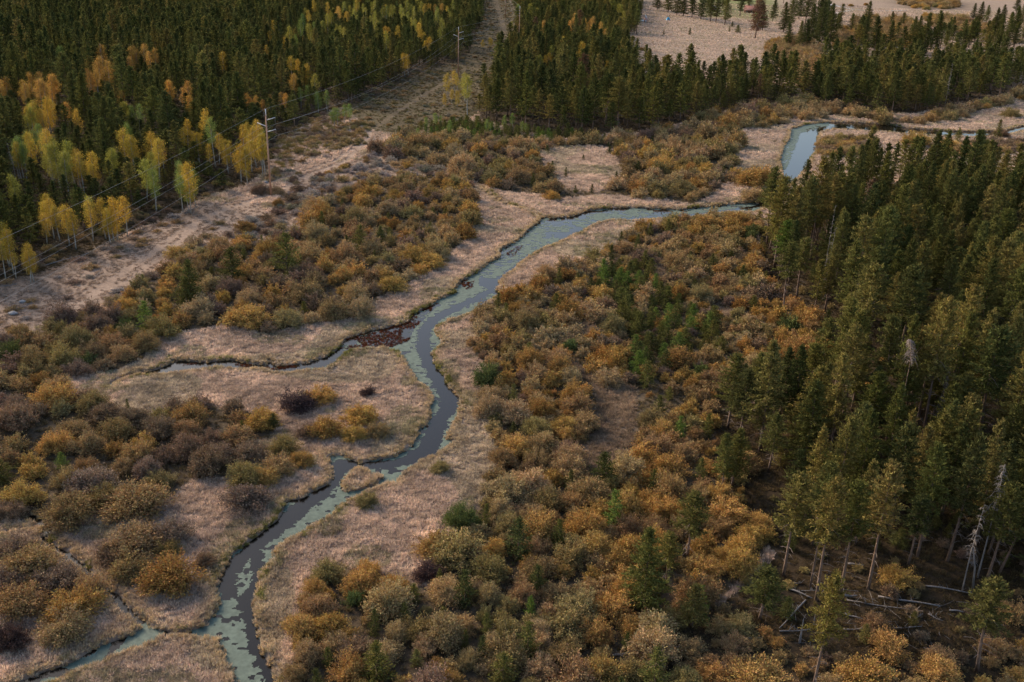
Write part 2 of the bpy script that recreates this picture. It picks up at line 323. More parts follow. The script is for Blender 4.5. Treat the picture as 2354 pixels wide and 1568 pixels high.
na = N(n, 'ShaderNodeTexNoise'); na.inputs['Scale'].default_value = 1.6; na.inputs['Detail'].default_value = 8; na.inputs['Roughness'].default_value = .7; L(tc.outputs['Object'], na.inputs['Vector'])
nb = N(n, 'ShaderNodeTexNoise'); nb.inputs['Scale'].default_value = .18; nb.inputs['Detail'].default_value = 4; L(tc.outputs['Object'], nb.inputs['Vector'])
ma = N(n, 'ShaderNodeMapRange'); ma.inputs[1].default_value = .3; ma.inputs[2].default_value = .7; ma.inputs[3].default_value = .62; ma.inputs[4].default_value = 1.3; L(na.outputs[0], ma.inputs[0])
mb = N(n, 'ShaderNodeMapRange'); mb.inputs[1].default_value = .3; mb.inputs[2].default_value = .7; mb.inputs[3].default_value = .8; mb.inputs[4].default_value = 1.15; L(nb.outputs[0], mb.inputs[0])
mm = N(n, 'ShaderNodeMath', operation='MULTIPLY'); L(ma.outputs[0], mm.inputs[0]); L(mb.outputs[0], mm.inputs[1])
sv = N(n, 'ShaderNodeVectorMath', operation='SCALE'); L(at.outputs['Color'], sv.inputs[0]); L(mm.outputs[0], sv.inputs['Scale'])
pb = N(n, 'ShaderNodeBsdfPrincipled'); pb.inputs['Roughness'].default_value = 1.0; pb.inputs['Specular IOR Level'].default_value = .1; L(sv.outputs[0], pb.inputs['Base Color'])
bu = N(n, 'ShaderNodeBump'); bu.inputs['Strength'].default_value = .8; bu.inputs['Distance'].default_value = .25; L(na.outputs[0], bu.inputs['Height']); L(bu.outputs[0], pb.inputs['Normal'])
oo = N(n, 'ShaderNodeOutputMaterial'); L(pb.outputs[0], oo.inputs[0])
gm = mesh_np('ground', np.column_stack([gq, gz]), GF, (mg,), smooth=True)
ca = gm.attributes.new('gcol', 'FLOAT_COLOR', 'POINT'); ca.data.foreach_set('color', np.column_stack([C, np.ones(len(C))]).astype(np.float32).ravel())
ground = obj('ground', gm, kind='structure', label='dry straw-coloured valley floor with bare tracks and dark forest soil', category='ground')

# ------------------------------------------------------------------ water, floating algae and red waterweed
cellmin = GD.reshape(ny, nx); inside = np.minimum(np.minimum(cellmin[:-1, :-1], cellmin[:-1, 1:]), np.minimum(cellmin[1:, :-1], cellmin[1:, 1:])) < 1.2
cf = GF[inside.ravel()]; used, inv = np.unique(cf.ravel(), return_inverse=True)
mw, n = newmat('stream_water'); L = n.links.new
p = N(n, 'ShaderNodeBsdfPrincipled'); p.inputs['Base Color'].default_value = (.008, .007, .006, 1); p.inputs['Roughness'].default_value = .04; p.inputs['IOR'].default_value = 1.33
tc = N(n, 'ShaderNodeTexCoord'); no = N(n, 'ShaderNodeTexNoise'); no.inputs['Scale'].default_value = 1.5; no.inputs['Detail'].default_value = 3; L(tc.outputs['Object'], no.inputs['Vector'])
b = N(n, 'ShaderNodeBump'); b.inputs['Strength'].default_value = .05; b.inputs['Distance'].default_value = .05; L(no.outputs[0], b.inputs['Height']); L(b.outputs[0], p.inputs['Normal'])
o = N(n, 'ShaderNodeOutputMaterial'); L(p.outputs[0], o.inputs[0])
obj('stream_water', mesh_np('stream_water', np.column_stack([gq[used], np.full(len(used), WATER_Z)]), inv.reshape(-1, 4), (mw,), smooth=True),
    kind='structure', label='winding dark stream with a bright pool, side inlet and algae margins', category='water')
# fine cells on the water
cin = GF[(cellmin[:-1, :-1] < .8).ravel() & inside.ravel()]
lo = gq[cin[:, 0]]; hi = gq[cin[:, 2]]
cells = []
for lo_i, hi_i in zip(lo, hi):
    k = 2 if lo_i[1] < 215 else (4 if lo_i[1] < 300 else 5)
    kx = max(2, int(round((hi_i[0] - lo_i[0]) / (.17 if lo_i[1] < 215 else .3)))) if lo_i[1] < 300 else 3; ky = max(2, int(round((hi_i[1] - lo_i[1]) / (.17 if lo_i[1] < 215 else .3)))) if lo_i[1] < 300 else 4
    sx, sy = (hi_i - lo_i) / (kx, ky)
    for i in range(kx):
        for j in range(ky): cells.append((lo_i[0] + i * sx, lo_i[1] + j * sy, sx, sy))
cells = np.array(cells); cc = cells[:, :2] + cells[:, 2:] / 2
wd = water_sdf(cc); cd = chan_sdf(cc)
cpx, _ = project(np.column_stack([cc, np.full(len(cc), WATER_Z)]))
nA = vnoise(cc[:, 0], cc[:, 1], 2.2, 21) * .5 + vnoise(cc[:, 0], cc[:, 1], .8, 22) * .32 + vnoise(cc[:, 0], cc[:, 1], .33, 26) * .18
nC = vnoise(cc[:, 0], cc[:, 1] * 1.4, 1.0, 25)
nB = vnoise(cc[:, 0], cc[:, 1], 5.5, 23) * .6 + vnoise(cc[:, 0], cc[:, 1], 1.6, 24) * .4
weed_in = in_poly(cpx, WEED_PX); weed2 = zone_mask(cpx, WEED2_PX)
weed = (weed_in & (nA * .5 + nB * .5 > .50) | weed2 & (nA > .47) | in_poly(cpx, [(420,838),(480,832),(620,842),(760,815),(770,835),(620,852),(430,850)]) & (nB > .66)) & (wd < .1)
side = in_poly(cpx, [(280,815),(760,780),(800,812),(620,870),(280,870)])
pool = cpx[:, 1] < 455
wide = (cpx[:, 0] > 1100) & ~pool
algae = (wd < .25) & (cd > 2.0 * (nA - .5)) & ~weed & ~side & (nA + .22 * np.clip(cd, 0, 2) > .40)
algae &= ~(wide & (nB < .40)) & ~((nC < .24) & (cd < 3)) & ~(wide & (nC < .33)) & ~(pool & (cpx[:, 0] > 1905))
algae &= ~(weed_in & (nA < .45)) & (sdf_poly(cc, STREAM) < .3) & ~((cpx[:, 0] < 440) & (cpx[:, 1] > 1400) & (nB < .58))
def cell_mesh(name, mask, z, mat, amp):
    c = cells[mask]; nn = len(c)
    X = np.stack([c[:, 0], c[:, 0] + c[:, 2], c[:, 0] + c[:, 2], c[:, 0]], 1).ravel(); Y = np.stack([c[:, 1], c[:, 1], c[:, 1] + c[:, 3], c[:, 1] + c[:, 3]], 1).ravel()
    key = np.round(X * 1000).astype(np.int64) * 10000019 + np.round(Y * 1000).astype(np.int64)
    uk, first, inv = np.unique(key, return_index=True, return_inverse=True); X, Y = X[first], Y[first]
    Z = z + amp * vnoise(X, Y, .5, 31)
    jx = .16 * (vnoise(X, Y, .3, 32) - .5); jy = .16 * (vnoise(X, Y, .3, 33) - .5)
    return mesh_np(name, np.column_stack([X + jx, Y + jy, Z]), inv.reshape(-1, 4), (mat,), smooth=True)
M_algae = rough_mat('algae', (.050, .082, .068), (.100, .148, .122), 1.6, .8, .4)
obj('floating_algae', cell_mesh('floating_algae', algae, WATER_Z + .012, M_algae, .012), kind='stuff', label='pale grey-green algae mats floating along the stream margins', category='algae')
WEED_C = cells[weed]

# ------------------------------------------------------------------ gravel road far behind
def strip(pts, wid, z, name, mat, **kw):
    p = g2(pts); q = []
    for i in range(len(p) - 1):
        for k in range(6): q.append(p[i] + (p[i + 1] - p[i]) * k / 6)
    q.append(p[-1]); q = np.array(q); t = np.gradient(q, axis=0); t /= np.linalg.norm(t, axis=1)[:, None]; nn = np.stack([-t[:, 1], t[:, 0]], 1)
    a, b = q + nn * wid / 2, q - nn * wid / 2
    V = np.concatenate([np.column_stack([a, ground_z(*a.T) + z]), np.column_stack([b, ground_z(*b.T) + z])]); m = len(q)
    F = np.array([(i, m + i, m + i + 1, i + 1) for i in range(m - 1)])
    return obj(name, mesh_np(name, V, F, (mat,)), **kw)
M_road = rough_mat('gravel', (.27, .26, .26), (.36, .35, .34), .6, .95)
strip([(1888,6),(1910,12),(1935,17),(1962,22),(1990,25),(2020,26),(2080,24)], 5.5, .14, 'road', M_road, kind='structure', label='pale gravel road crossing the far meadow', category='road')
strip([(1850,36),(1880,34),(1905,33),(1930,29),(1955,24)], 5.0, .19, 'driveway_road', M_road, kind='structure', label='gravel driveway branching towards the cabins', category='road')

# ------------------------------------------------------------------ plant shapes (shared mesh data)
def unit(v): return v / (np.linalg.norm(v, axis=-1, keepdims=True) + 1e-9)
def diamonds(c, d, L, W, rg, nrm=None):
    """leaf- or needle-spray-shaped faces: centre, direction, length, width"""
    d = unit(d); n = unit(rg.normal(size=c.shape) if nrm is None else unit(nrm) * 1.25 + rg.normal(0, .55, c.shape)); s = unit(np.cross(d, n)); L = np.asarray(L).reshape(-1, 1); W = np.asarray(W).reshape(-1, 1)
    V = np.stack([c - d * L / 2, c + s * W / 2 + d * L * .08, c + d * L / 2, c - s * W / 2 + d * L * .08], 1).reshape(-1, 3)
    return V, np.arange(len(V)).reshape(-1, 4)
def foliage_mesh(name, c, d, L, W, mat, rg, nrm=None):
    V, F = diamonds(c, d, L, W, rg, nrm); return mesh_np(name, V, F, (mat,), rnd=rg.random(len(F)))
def pine_meshes(tag, seed, H, crown0, rad, nbr, dens, bend=.15, dead=10, leafL=.5, leafW=.17, power=.8, clump=4):
    """tapered trunk with whorled limbs carrying needle sprays; returns trunk, crown, dead-branch meshes (height H metres)"""
    rg = np.random.default_rng(seed); tk = MB(); K = 9
    bx, by = rg.normal(0, bend, 2)
    axis = lambda t: np.array([bx * math.sin(t * 2.6), by * math.sin(t * 2.1), H * t])
    tr = .011 * H + .03
    tk.tube([axis(i / (K - 1)) for i in range(K)], [tr * (1 - .93 * (i / (K - 1)) ** .9) for i in range(K)], 7)
    C, D = [], []
    ga = rg.random() * 6
    for i in range(nbr):
        u = ((i + rg.random()) / nbr) ** .92; t = crown0 + (1 - crown0) * u * .985
        prof = (1 - u) ** power * (.62 + .38 * min(1, u / .16)); Lb = rad * prof * rg.uniform(.68, 1.18) + .22
        if rg.random() < .06: Lb *= .45
        a = ga + i * 2.399 + rg.normal(0, .35)
        el = -0.18 + 1.05 * u ** 1.5 + rg.normal(0, .12)
        bd = np.array([math.cos(a) * math.cos(el), math.sin(a) * math.cos(el), math.sin(el)]); p0 = axis(t)
        n = max(3, int(Lb * dens)); s = np.linspace(.22, 1, n) if Lb > .5 else np.linspace(.1, 1, n)
        pts = p0 + bd * (Lb * s)[:, None] + np.array([0, 0, 1]) * (.14 * Lb * s ** 2 - .10 * Lb * s)[:, None]
        if i % 3 == 0 and Lb > .6: tk.tube([p0, pts[-1]], [.035, .008], 3, False)
        rep = np.repeat(pts, clump, 0); m = len(rep); sc_ = .10 + .13 * Lb * .5
        C.append(rep + rg.normal(0, 1, (m, 3)) * np.array([sc_, sc_, sc_ * .6])); D.append(bd * .75 + rg.normal(0, .48, (m, 3)) + [0, 0, .36])
    t = np.linspace(.93, 1.03, 10); C.append(np.column_stack([np.full(10, axis(1)[0]), np.full(10, axis(1)[1]), t * H]) + rg.normal(0, .06, (10, 3))); D.append(rg.normal(0, .3, (10, 3)) + [0, 0, 1])
    C, D = np.concatenate(C), np.concatenate(D); m = len(C)
    crown = foliage_mesh(tag + '_crown', C, D, leafL * rg.uniform(.6, 1.25, m), leafW * rg.uniform(.7, 1.3, m), M_needle, rg, unit(C * [1, 1, 0]) + [0, 0, .55])
    dm = None
    if dead:
        db = MB()
        for i in range(dead):
            t = rg.uniform(.12, crown0 + .18); a = rg.random() * 6.28; L_ = rg.uniform(.4, 1.0) * rad * .8; el = rg.uniform(-.5, .15); p0 = axis(t)
            q = p0 + L_ * np.array([math.cos(a) * math.cos(el), math.sin(a) * math.cos(el), math.sin(el)]); mid = (p0 + q) / 2 + [0, 0, .12 * L_]
            db.tube([p0, mid, q], [.03, .018, .006], 3, False)
            for _ in range(2):
                e = mid + rg.normal(0, .22, 3) * L_; db.tube([mid, e], [.014, .004], 3, False)
        dm = db.mesh(tag + '_dead', M_twig)
    return tk.mesh(tag + '_trunk', M_bark, True), crown, dm
def aspen_meshes(tag, seed, H, crown0, rad, nleaf, leafL=.19):
    rg = np.random.default_rng(seed); tk = MB(); K = 8; bx, by = rg.normal(0, .3, 2)
    axis = lambda t: np.array([bx * math.sin(t * 3), by * math.sin(t * 2.5), H * t * .96])
    tk.tube([axis(i / (K - 1)) for i in range(K)], [(.012 * H + .02) * (1 - .9 * i / (K - 1)) for i in range(K)], 6)
    C, D = [], []; nb = 20
    for i in range(nb):
        u = (i + .5) / nb; t = crown0 + (1 - crown0) * u; prof = math.sin(math.pi * (.16 + .80 * u)) ** .8; Lb = rad * prof * rg.uniform(.6, 1.15)
        a = i * 2.4 + rg.normal(0, .4); el = .55 + .5 * u; p0 = axis(t - .04); e = p0 + Lb * np.array([math.cos(a) * math.cos(el), math.sin(a) * math.cos(el), math.sin(el)])
        tk.tube([p0, (p0 + e) / 2 - [0, 0, .06], e], [.035, .02, .006], 3, False)
        m = int(nleaf / nb * (.5 + prof * .8)); s = rg.uniform(.35, 1.05, m)[:, None]
        C.append(p0 + (e - p0) * s + rg.normal(0, 1, (m, 3)) * (.14 + .10 * rad)); D.append(rg.normal(0, 1, (m, 3)) + [0, 0, .2])
    C, D = np.concatenate(C), np.concatenate(D); m = len(C)
    return tk.mesh(tag + '_trunk', M_white, True), foliage_mesh(tag + '_crown', C, D, leafL * rg.uniform(.6, 1.2, m), leafL * .62 * rg.uniform(.7, 1.2, m), M_aspen, rg, (C - [0, 0, H * .6]) * [1, 1, .5] + [0, 0, .5]), None
def bush_meshes(tag, seed, nst, nlf, leafL, leafW, lobes=5, spread=1.0, low=.12):
    """multi-stemmed dome about 1 m in radius and 1.25 m high; scaled per plant"""
    rg = np.random.default_rng(seed); st = MB(); C, D = [], []
    lob = [(np.array([0, 0, .0]), 1.0)] + [(np.array([math.cos(a) * .42, math.sin(a) * .42, 0]), rg.uniform(.55, .85)) for a in rg.random(lobes) * 6.28]
    for i in range(nst):
        c, s = lob[rg.integers(len(lob))]; th = math.acos(1 - rg.random() * .93); a = rg.random() * 6.28
        dr = np.array([math.sin(th) * math.cos(a), math.sin(th) * math.sin(a), math.cos(th) * 1.22]); e = c + dr * s * rg.uniform(.86, 1.10) * spread; e[2] = max(e[2], .10)
        p0 = np.array([*(rg.normal(0, .10, 2) + c[:2] * .4), 0]); mid = p0 * .35 + e * .65; mid[2] = e[2] * .55 + .12; mid[:2] = p0[:2] * .55 + e[:2] * .45
        st.tube([p0, mid, e], [.014, .009, .003], 3, False)
        m = int(nlf / nst * rg.uniform(.6, 1.4)); u = rg.uniform(.0, 1.0, m)[:, None] ** .5
        P = np.where(u < .5, p0 + (mid - p0) * (u * 2), mid + (e - mid) * (u * 2 - 1)); keep = P[:, 2] > low
        T = unit(e - mid); P = P + rg.normal(0, .05, P.shape) * (.7 + u); C.append(P[keep]); D.append((T + rg.normal(0, .50, P.shape) + [0, 0, .25])[keep])
    C, D = np.concatenate(C), np.concatenate(D); m = len(C)
    return st.mesh(tag + '_stems', M_stem), foliage_mesh(tag + '_leaves', C, D, leafL * rg.uniform(.6, 1.3, m), leafW * rg.uniform(.7, 1.3, m), M_leaf, rg, C * [1, 1, .8] - [0, 0, .1]), None
KIND = {}
KIND['pine'] = [pine_meshes(f'pine{i}', 100 + i, 15.0, c0, r, nb, 4.6, dead=dd, power=pw, leafL=.46, leafW=.125, clump=8) for i, (c0, r, nb, dd, pw) in enumerate(
    [(.34, 2.0, 92, 14, .60), (.24, 2.2, 100, 10, .65), (.42, 1.9, 80, 18, .5), (.16, 2.3, 108, 6, .7), (.30, 1.9, 96, 12, .55), (.10, 2.5, 118, 4, .65), (.38, 2.3, 84, 16, .45), (.20, 2.0, 104, 8, .75), (.52, 1.9, 70, 20, .45), (.47, 2.1, 76, 20, .5)])]
KIND['young'] = [pine_meshes(f'young{i}', 200 + i, 5.0, .03, r, nb, 6.5, bend=.06, dead=0, leafL=.30, leafW=.085, power=pw, clump=6) for i, (r, nb, pw) in enumerate([(1.25, 64, .75), (1.0, 60, .8), (1.5, 70, .65), (1.15, 56, .7)])]
KIND['aspen'] = [aspen_meshes(f'aspen{i}', 300 + i, 11.0, c0, r, nl) for i, (c0, r, nl) in enumerate([(.42, 1.8, 2600), (.30, 2.0, 3200), (.52, 1.6, 1900), (.36, 1.7, 2300), (.22, 2.1, 3600)])]
KIND['willow'] = [bush_meshes(f'willow{i}', 400 + i, 150, 12500, .088, .037, lobes=R.randint(3, 6)) for i in range(9)]
KIND['sage'] = [bush_meshes(f'sage{i}', 500 + i, 70, 1800, .16, .06, lobes=4, low=.05) for i in range(4)]
# lighter-weight copies of the same shapes for far masses
LOD = {'pine': [pine_meshes(f'far_pine{i}', 600 + i, 15.0, c0, r, nb, 2.2, dead=0, leafL=.75, leafW=.22, power=pw, clump=6) for i, (c0, r, nb, pw) in enumerate([(.30, 2.0, 58, .5), (.2, 2.1, 64, .6), (.38, 1.9, 52, .45), (.12, 2.2, 68, .65), (.25, 1.9, 60, .55)])],
       'willow': [bush_meshes(f'far_willow{i}', 700 + i, 100, 4000, .15, .062, lobes=5) for i in range(5)], 'sage': KIND['sage'], 'young': KIND['young']}
PART = {'pine': ('trunk', 'crown', 'dead_branches'), 'young': ('trunk', 'crown', ''), 'aspen': ('trunk', 'crown', ''), 'willow': ('stems', 'foliage', ''), 'sage': ('stems', 'foliage', '')}
BASE_H = {'pine': 15.0, 'young': 5.0, 'aspen': 11.0, 'willow': 1.25, 'sage': 1.25}
BASE_R = {'pine': 2.0, 'young': 1.2, 'aspen': 1.8, 'willow': 1.0, 'sage': 1.0}
NAME = {'pine': 'pine_tree', 'young': 'young_pine', 'aspen': 'aspen_tree', 'willow': 'willow_bush', 'sage': 'sagebrush'}
CATEG = {'pine': 'pine tree', 'young': 'young pine', 'aspen': 'aspen tree', 'willow': 'willow bush', 'sage': 'sagebrush'}

TINT = {'golden': (.47, .30, .100), 'amber': (.39, .232, .082), 'tan': (.43, .31, .158), 'russet': (.365, .245, .115), 'mauve-brown': (.275, .192, .128), 'olive': (.32, .25, .105),
        'leaf-green': (.13, .155, .055), 'dark purple-brown': (.11, .07, .06), 'grey': (.37, .315, .265), 'grey-green': (.27, .25, .175),
        'deep green': (.076, .084, .029), 'mid green': (.122, .123, .038), 'olive-green': (.185, .157, .050), 'fresh green': (.125, .175, .042), 'rusty brown': (.17, .105, .06),
        'yellow': (.49, .345, .065), 'orange': (.52, .315, .085), 'lime-yellow': (.34, .32, .07), 'pale green': (.22, .28, .075)}
items = {k: [] for k in KIND}
hashg = {}
def far_enough(x, y, r):
    cx, cy_ = int(x // 4), int(y // 4)
    for i in range(cx - 1, cx + 2):
        for j in range(cy_ - 1, cy_ + 2):
            for (a, b, q) in hashg.get((i, j), ()):
                if (a - x) ** 2 + (b - y) ** 2 < (r + q) ** 2: return False
    return True
def put(kind, x, y, h, rad, col, hero=False, tight=.5, claim=True):
    if claim: hashg.setdefault((int(x // 4), int(y // 4)), []).append((x, y, rad * tight))
    t = np.array(TINT[col]) * R.uniform(.84, 1.16) * np.array([R.uniform(.93, 1.07), 1, R.uniform(.9, 1.1)])
    sz = h / BASE_H[kind]; sx = rad / BASE_R[kind]
    items[kind].append(dict(k=kind, x=x, y=y, s=(sx * R.uniform(.94, 1.06), sx * R.uniform(.94, 1.06), sz), rz=R.random() * 6.28, tint=tuple(t), col=col, v=R.randrange(1000), hero=hero, h=h, r=rad))
def pick(pal, z=None):
    u = R.random() if z is None else (1.1 * z + .45 * R.random()) % 1.0
    t = u * sum(wt for _, wt in pal)
    for c, wt in pal:
        t -= wt
        if t <= 0: return c
    return pal[-1][0]
# ---- trees whose base and top can be read off the photograph: (base x, base y, top x, top y, radius factor, kind, colour)
HT = [(1800,1324,1825,1092,1.15,'olive-green'),(1875,1381,1908,1103,1.05,'olive-green'),(1861,1351,1866,1104,.8,'mid green'),(1931,1366,1972,1115,1.0,'mid green'),(1995,1354,2045,1072,1.0,'olive-green'),(2086,1302,2105,1139,1.1,'deep green'),(2266,1339,2316,1115,1.1,'mid green'),(2244,1545,2289,1336,1.35,'mid green'),(1866,1592,1902,1317,.95,'olive-green'),
 (1745,1425,1778,1302,1.4,'mid green'),(1950,745,1969,500,1.1,'olive-green'),(2003,752,2023,474,.95,'mid green'),(2090,765,2112,554,1.25,'olive-green'),(1919,997,1934,748,1.05,'olive-green'),(2010,1000,2026,730,1.05,'mid green'),(2116,1039,2175,682,.95,'olive-green'),(2163,1010,2198,718,.8,'mid green'),(2207,985,2242,783,1.0,'mid green'),(2301,1085,2342,792,1.25,'olive-green'),(2290,1120,2324,927,1.1,'mid green'),
 (1846,1028,1850,839,1.5,'olive-green'),(1762,965,1772,786,1.3,'deep green'),(1730,965,1743,812,1.3,'mid green'),(1672,985,1687,815,1.3,'mid green'),(1792,955,1798,798,1.2,'deep green'),(1700,1010,1712,850,1.2,'deep green'),(1680,1120,1686,985,1.3,'mid green'),(1765,1085,1774,950,1.2,'mid green'),
 (1862,600,1884,365,1.15,'olive-green'),(1905,610,1918,440,1.0,'olive-green'),(1764,540,1783,415,1.5,'mid green'),(1820,560,1822,425,1.1,'mid green'),(1830,690,1835,545,1.3,'mid green'),(1790,640,1798,505,1.3,'fresh green'),(1800,720,1812,560,1.25,'mid green'),(1925,560,1942,330,1.1,'mid green'),
 (1578,1285,1592,1128,1.35,'mid green'),(1480,1400,1492,1215,1.25,'mid green'),(1588,1440,1596,1338,1.5,'olive-green'),(1660,1130,1668,1000,1.1,'mid green'),(1530,1345,1545,1225,1.2,'olive-green')]
HY = [(440,700,450,580,1.2,'deep green'),(535,648,532,570,1.5,'deep green'),(660,628,658,540,1.6,'mid green'),(432,705,430,640,1.5,'mid green'),(338,755,338,693,1.5,'fresh green'),(830,578,828,520,1.1,'mid green'),(740,520,740,485,1.1,'mid green'),
 (1408,1215,1410,1128,1.1,'fresh green'),(1385,1110,1390,1040,1.4,'deep green'),(1500,1130,1502,1080,1.1,'deep green'),(1310,1125,1308,1080,1.3,'deep green'),(1190,1285,1195,1195,1.2,'deep green'),(1282,1260,1285,1195,1.0,'mid green'),(1235,1360,1237,1300,1.1,'deep green'),(1070,1390,1075,1315,1.4,'deep green'),(1010,1350,1012,1308,.9,'mid green'),(930,1430,932,1385,1.0,'mid green'),(860,1460,862,1400,1.0,'deep green'),(1018,1440,1020,1395,1.2,'mid green'),
 (865,1570,868,1478,1.4,'mid green'),(1068,1490,1070,1445,1.0,'mid green'),(1108,1510,1110,1460,1.0,'deep green'),(1212,1510,1214,1428,1.2,'mid green'),(1155,1570,1158,1500,1.5,'mid green'),(1218,1420,1220,1370,1.0,'fresh green'),(1502,1585,1508,1490,1.3,'mid green'),(1440,1495,1442,1452,1.3,'deep green'),(1600,1420,1606,1345,1.3,'fresh green'),
 (1830,1112,1834,1033,1.3,'mid green'),(1880,1125,1881,1033,1.2,'fresh green'),(1975,1125,1981,1036,1.3,'fresh green'),(2050,1150,2052,1085,1.2,'mid green'),(1225,432,1226,400,1.1,'deep green'),(1268,395,1270,370,1.0,'deep green'),(1465,395,1467,370,1.0,'deep green'),(1300,410,1302,385,.9,'deep green'),(1525,80,1525,66,.9,'deep green'),(1585,80,1585,64,.9,'deep green'),(1676,74,1678,60,1.0,'mid green'),(1695,75,1698,58,1.6,'mid green'),(1682,62,1682,50,1.0,'deep green'),
 (0,1110,2,1050,1.5,'mid green'),(145,1075,146,1040,1.2,'fresh green'),(295,945,298,915,.9,'mid green'),(558,1005,560,965,1.0,'mid green'),(630,985,636,950,1.2,'deep green'),(2290,322,2292,275,1.1,'mid green'),(2250,325,2252,300,1.0,'deep green'),(2200,325,2202,292,1.1,'mid green'),(1625,1005,1628,950,1.0,'mid green'),(1560,1010,1562,955,1.1,'fresh green'),(875,560,878,520,1.2,'deep green')]
BARE = {(1800,1324),(1875,1381),(1861,1351),(1931,1366),(1995,1354),(2086,1302),(2266,1339),(2003,752),(1919,997),(2116,1039),(2163,1010),(2207,985),(1862,600),(1905,610),(1866,1592)}
def from_px(bx, by, tx, ty, hmin, hmax):
    P = g(bx, by); D = depth_at(P)
    best = min(np.arange(hmin, hmax, .1), key=lambda h: abs(project([[P[0], P[1], h]])[0][0][1] - ty)); return P, float(best)
for bx, by, tx, ty, rf, col in HT:
    P, h = from_px(bx, by, tx, ty, 5, 24); put('pine', P[0], P[1], h, rf * (.8 + .085 * h), col, True)
    if (bx, by) in BARE: items['pine'][-1]['v'] = 8 + len(items['pine']) % 2
for bx, by, tx, ty, rf, col in HY:
    P, h = from_px(bx, by, tx, ty, 1.2, 9); put('young', P[0], P[1], h, rf * .25 * h, col, True)
# ---- aspens by the middle of their crowns
HA = [('orange', [(20,200,9),(70,190,9),(90,210,10),(112,200,10),(62,215,9),(235,128,10),(230,158,11),(222,186,9),(245,165,10),(310,125,9),(330,122,10),(345,138,9),(395,205,8),(430,210,9),(438,238,7),(275,225,6),(200,175,7),(355,130,9),(300,150,8),(1320,45,10),(1342,58,10),(1362,52,10),(1382,66,10),(1250,62,9),(1310,62,9),(1360,70,9),(1390,78,8),(590,235,6),(620,232,6),(650,228,6),(566,230,6),(605,240,5),(675,190,8),(640,238,5),(1015,20,9),(1000,22,9),(150,255,7)]),
      ('yellow', [(80,260,9),(110,250,9),(285,330,10),(305,345,9),(340,335,9),(360,350,9),(425,320,8),(500,330,7),(520,345,7),(560,312,8),(585,320,9),(605,335,9),(550,360,8),(480,350,6),(515,140,9),(670,150,9),(705,165,8),(620,85,8),(640,60,9),(612,120,8),(655,100,8),(115,485,7),(150,500,7),(205,490,7),(235,485,7),(255,500,6),(70,598,5),(20,560,7),(285,480,7),(130,500,6),(60,590,6),(30,600,4),(100,470,6),(10,545,7),(780,30,9),(800,40,9),(885,75,9),(930,140,8),(985,100,8),(1295,98,8),(1338,110,8),(1258,135,7),(965,85,8),(1395,150,6),(180,375,9),(210,380,8),(590,300,8),(575,345,7),(455,330,7),(1030,185,7),(1045,178,7),(1022,225,4),(1050,220,5),(1110,100,5),(1125,95,5),(1330,128,6)]),
      ('lime-yellow', [(130,365,10),(150,385,9),(165,360,10),(75,260,8),(70,270,8),(100,335,9),(115,345,9),(260,370,8),(330,395,8),(600,320,8),(205,480,7),(345,380,8),(725,190,8),(840,30,9),(860,55,9),(815,20,9),(905,25,9),(925,45,9),(1205,40,9),(1218,22,9),(1232,30,9),(1420,22,10),(1432,40,10),(1410,10,10),(1265,25,9),(1070,190,9),(1265,120,8),(1175,60,7),(880,30,9),(950,60,9),(1000,50,8),(740,60,8),(760,40,8),(700,30,8),(1240,140,7),(290,255,7)]),
      ('pale green', [(145,128,10),(352,420,8),(415,430,7),(430,440,6),(60,330,8),(45,345,9),(90,310,8),(775,262,5),(790,255,5),(760,268,4),(980,280,4),(1000,270,4),(1160,275,4),(1315,20,9),(1340,20,9),(1190,20,8),(730,225,6),(690,215,6),(1120,285,4),(1200,290,4),(960,305,3.5),(1030,290,4),(320,260,7),(1740,40,8)])]
for col, L_ in HA:
    for px, py, h in L_:
        h *= 1.45; P = g(px, py, .66 * h); put('aspen', P[0], P[1], h, .175 * h + .2, col, True, tight=.6)
        for _ in range(R.choice((0, 1, 1))):
            h2 = h * R.uniform(.75, 1.05); put('aspen', P[0] + R.uniform(-3.2, 3.2), P[1] + R.uniform(-3.2, 4), h2, .17 * h2 + .2, col, False, tight=.6)
LIME = [(600,60),(700,20),(780,0),(900,-10),(1040,-10),(1070,40),(1000,100),(900,120),(780,130),(640,130)]
LFRONT = [(-20,250),(120,235),(300,290),(450,270),(600,300),(600,385),(440,440),(300,490),(100,540),(-20,580)]
for zone_, num, pl in ((LIME, 80, [('lime-yellow', 5), ('yellow', 2), ('pale green', 2), ('orange', .3)]), (LFRONT, 16, [('lime-yellow', 3), ('yellow', 4), ('pale green', 2), ('orange', .6)])):
    lo, hi = poly_world(zone_); k = 0
    while k < num:
        x, y = rng.uniform(lo, hi); q = project([[x, y, 9]])[0]
        if in_poly(q, zone_)[0]: h = R.uniform(10, 16); put('aspen', x, y, h, .16 * h, pick(pl), False, tight=.6); k += 1
P = g(1074, 277); put('aspen', P[0], P[1], 17.5, 3.0, 'lime-yellow', True); items['aspen'][-1]['v'] = 2; items['aspen'][-1]['white_stem'] = True
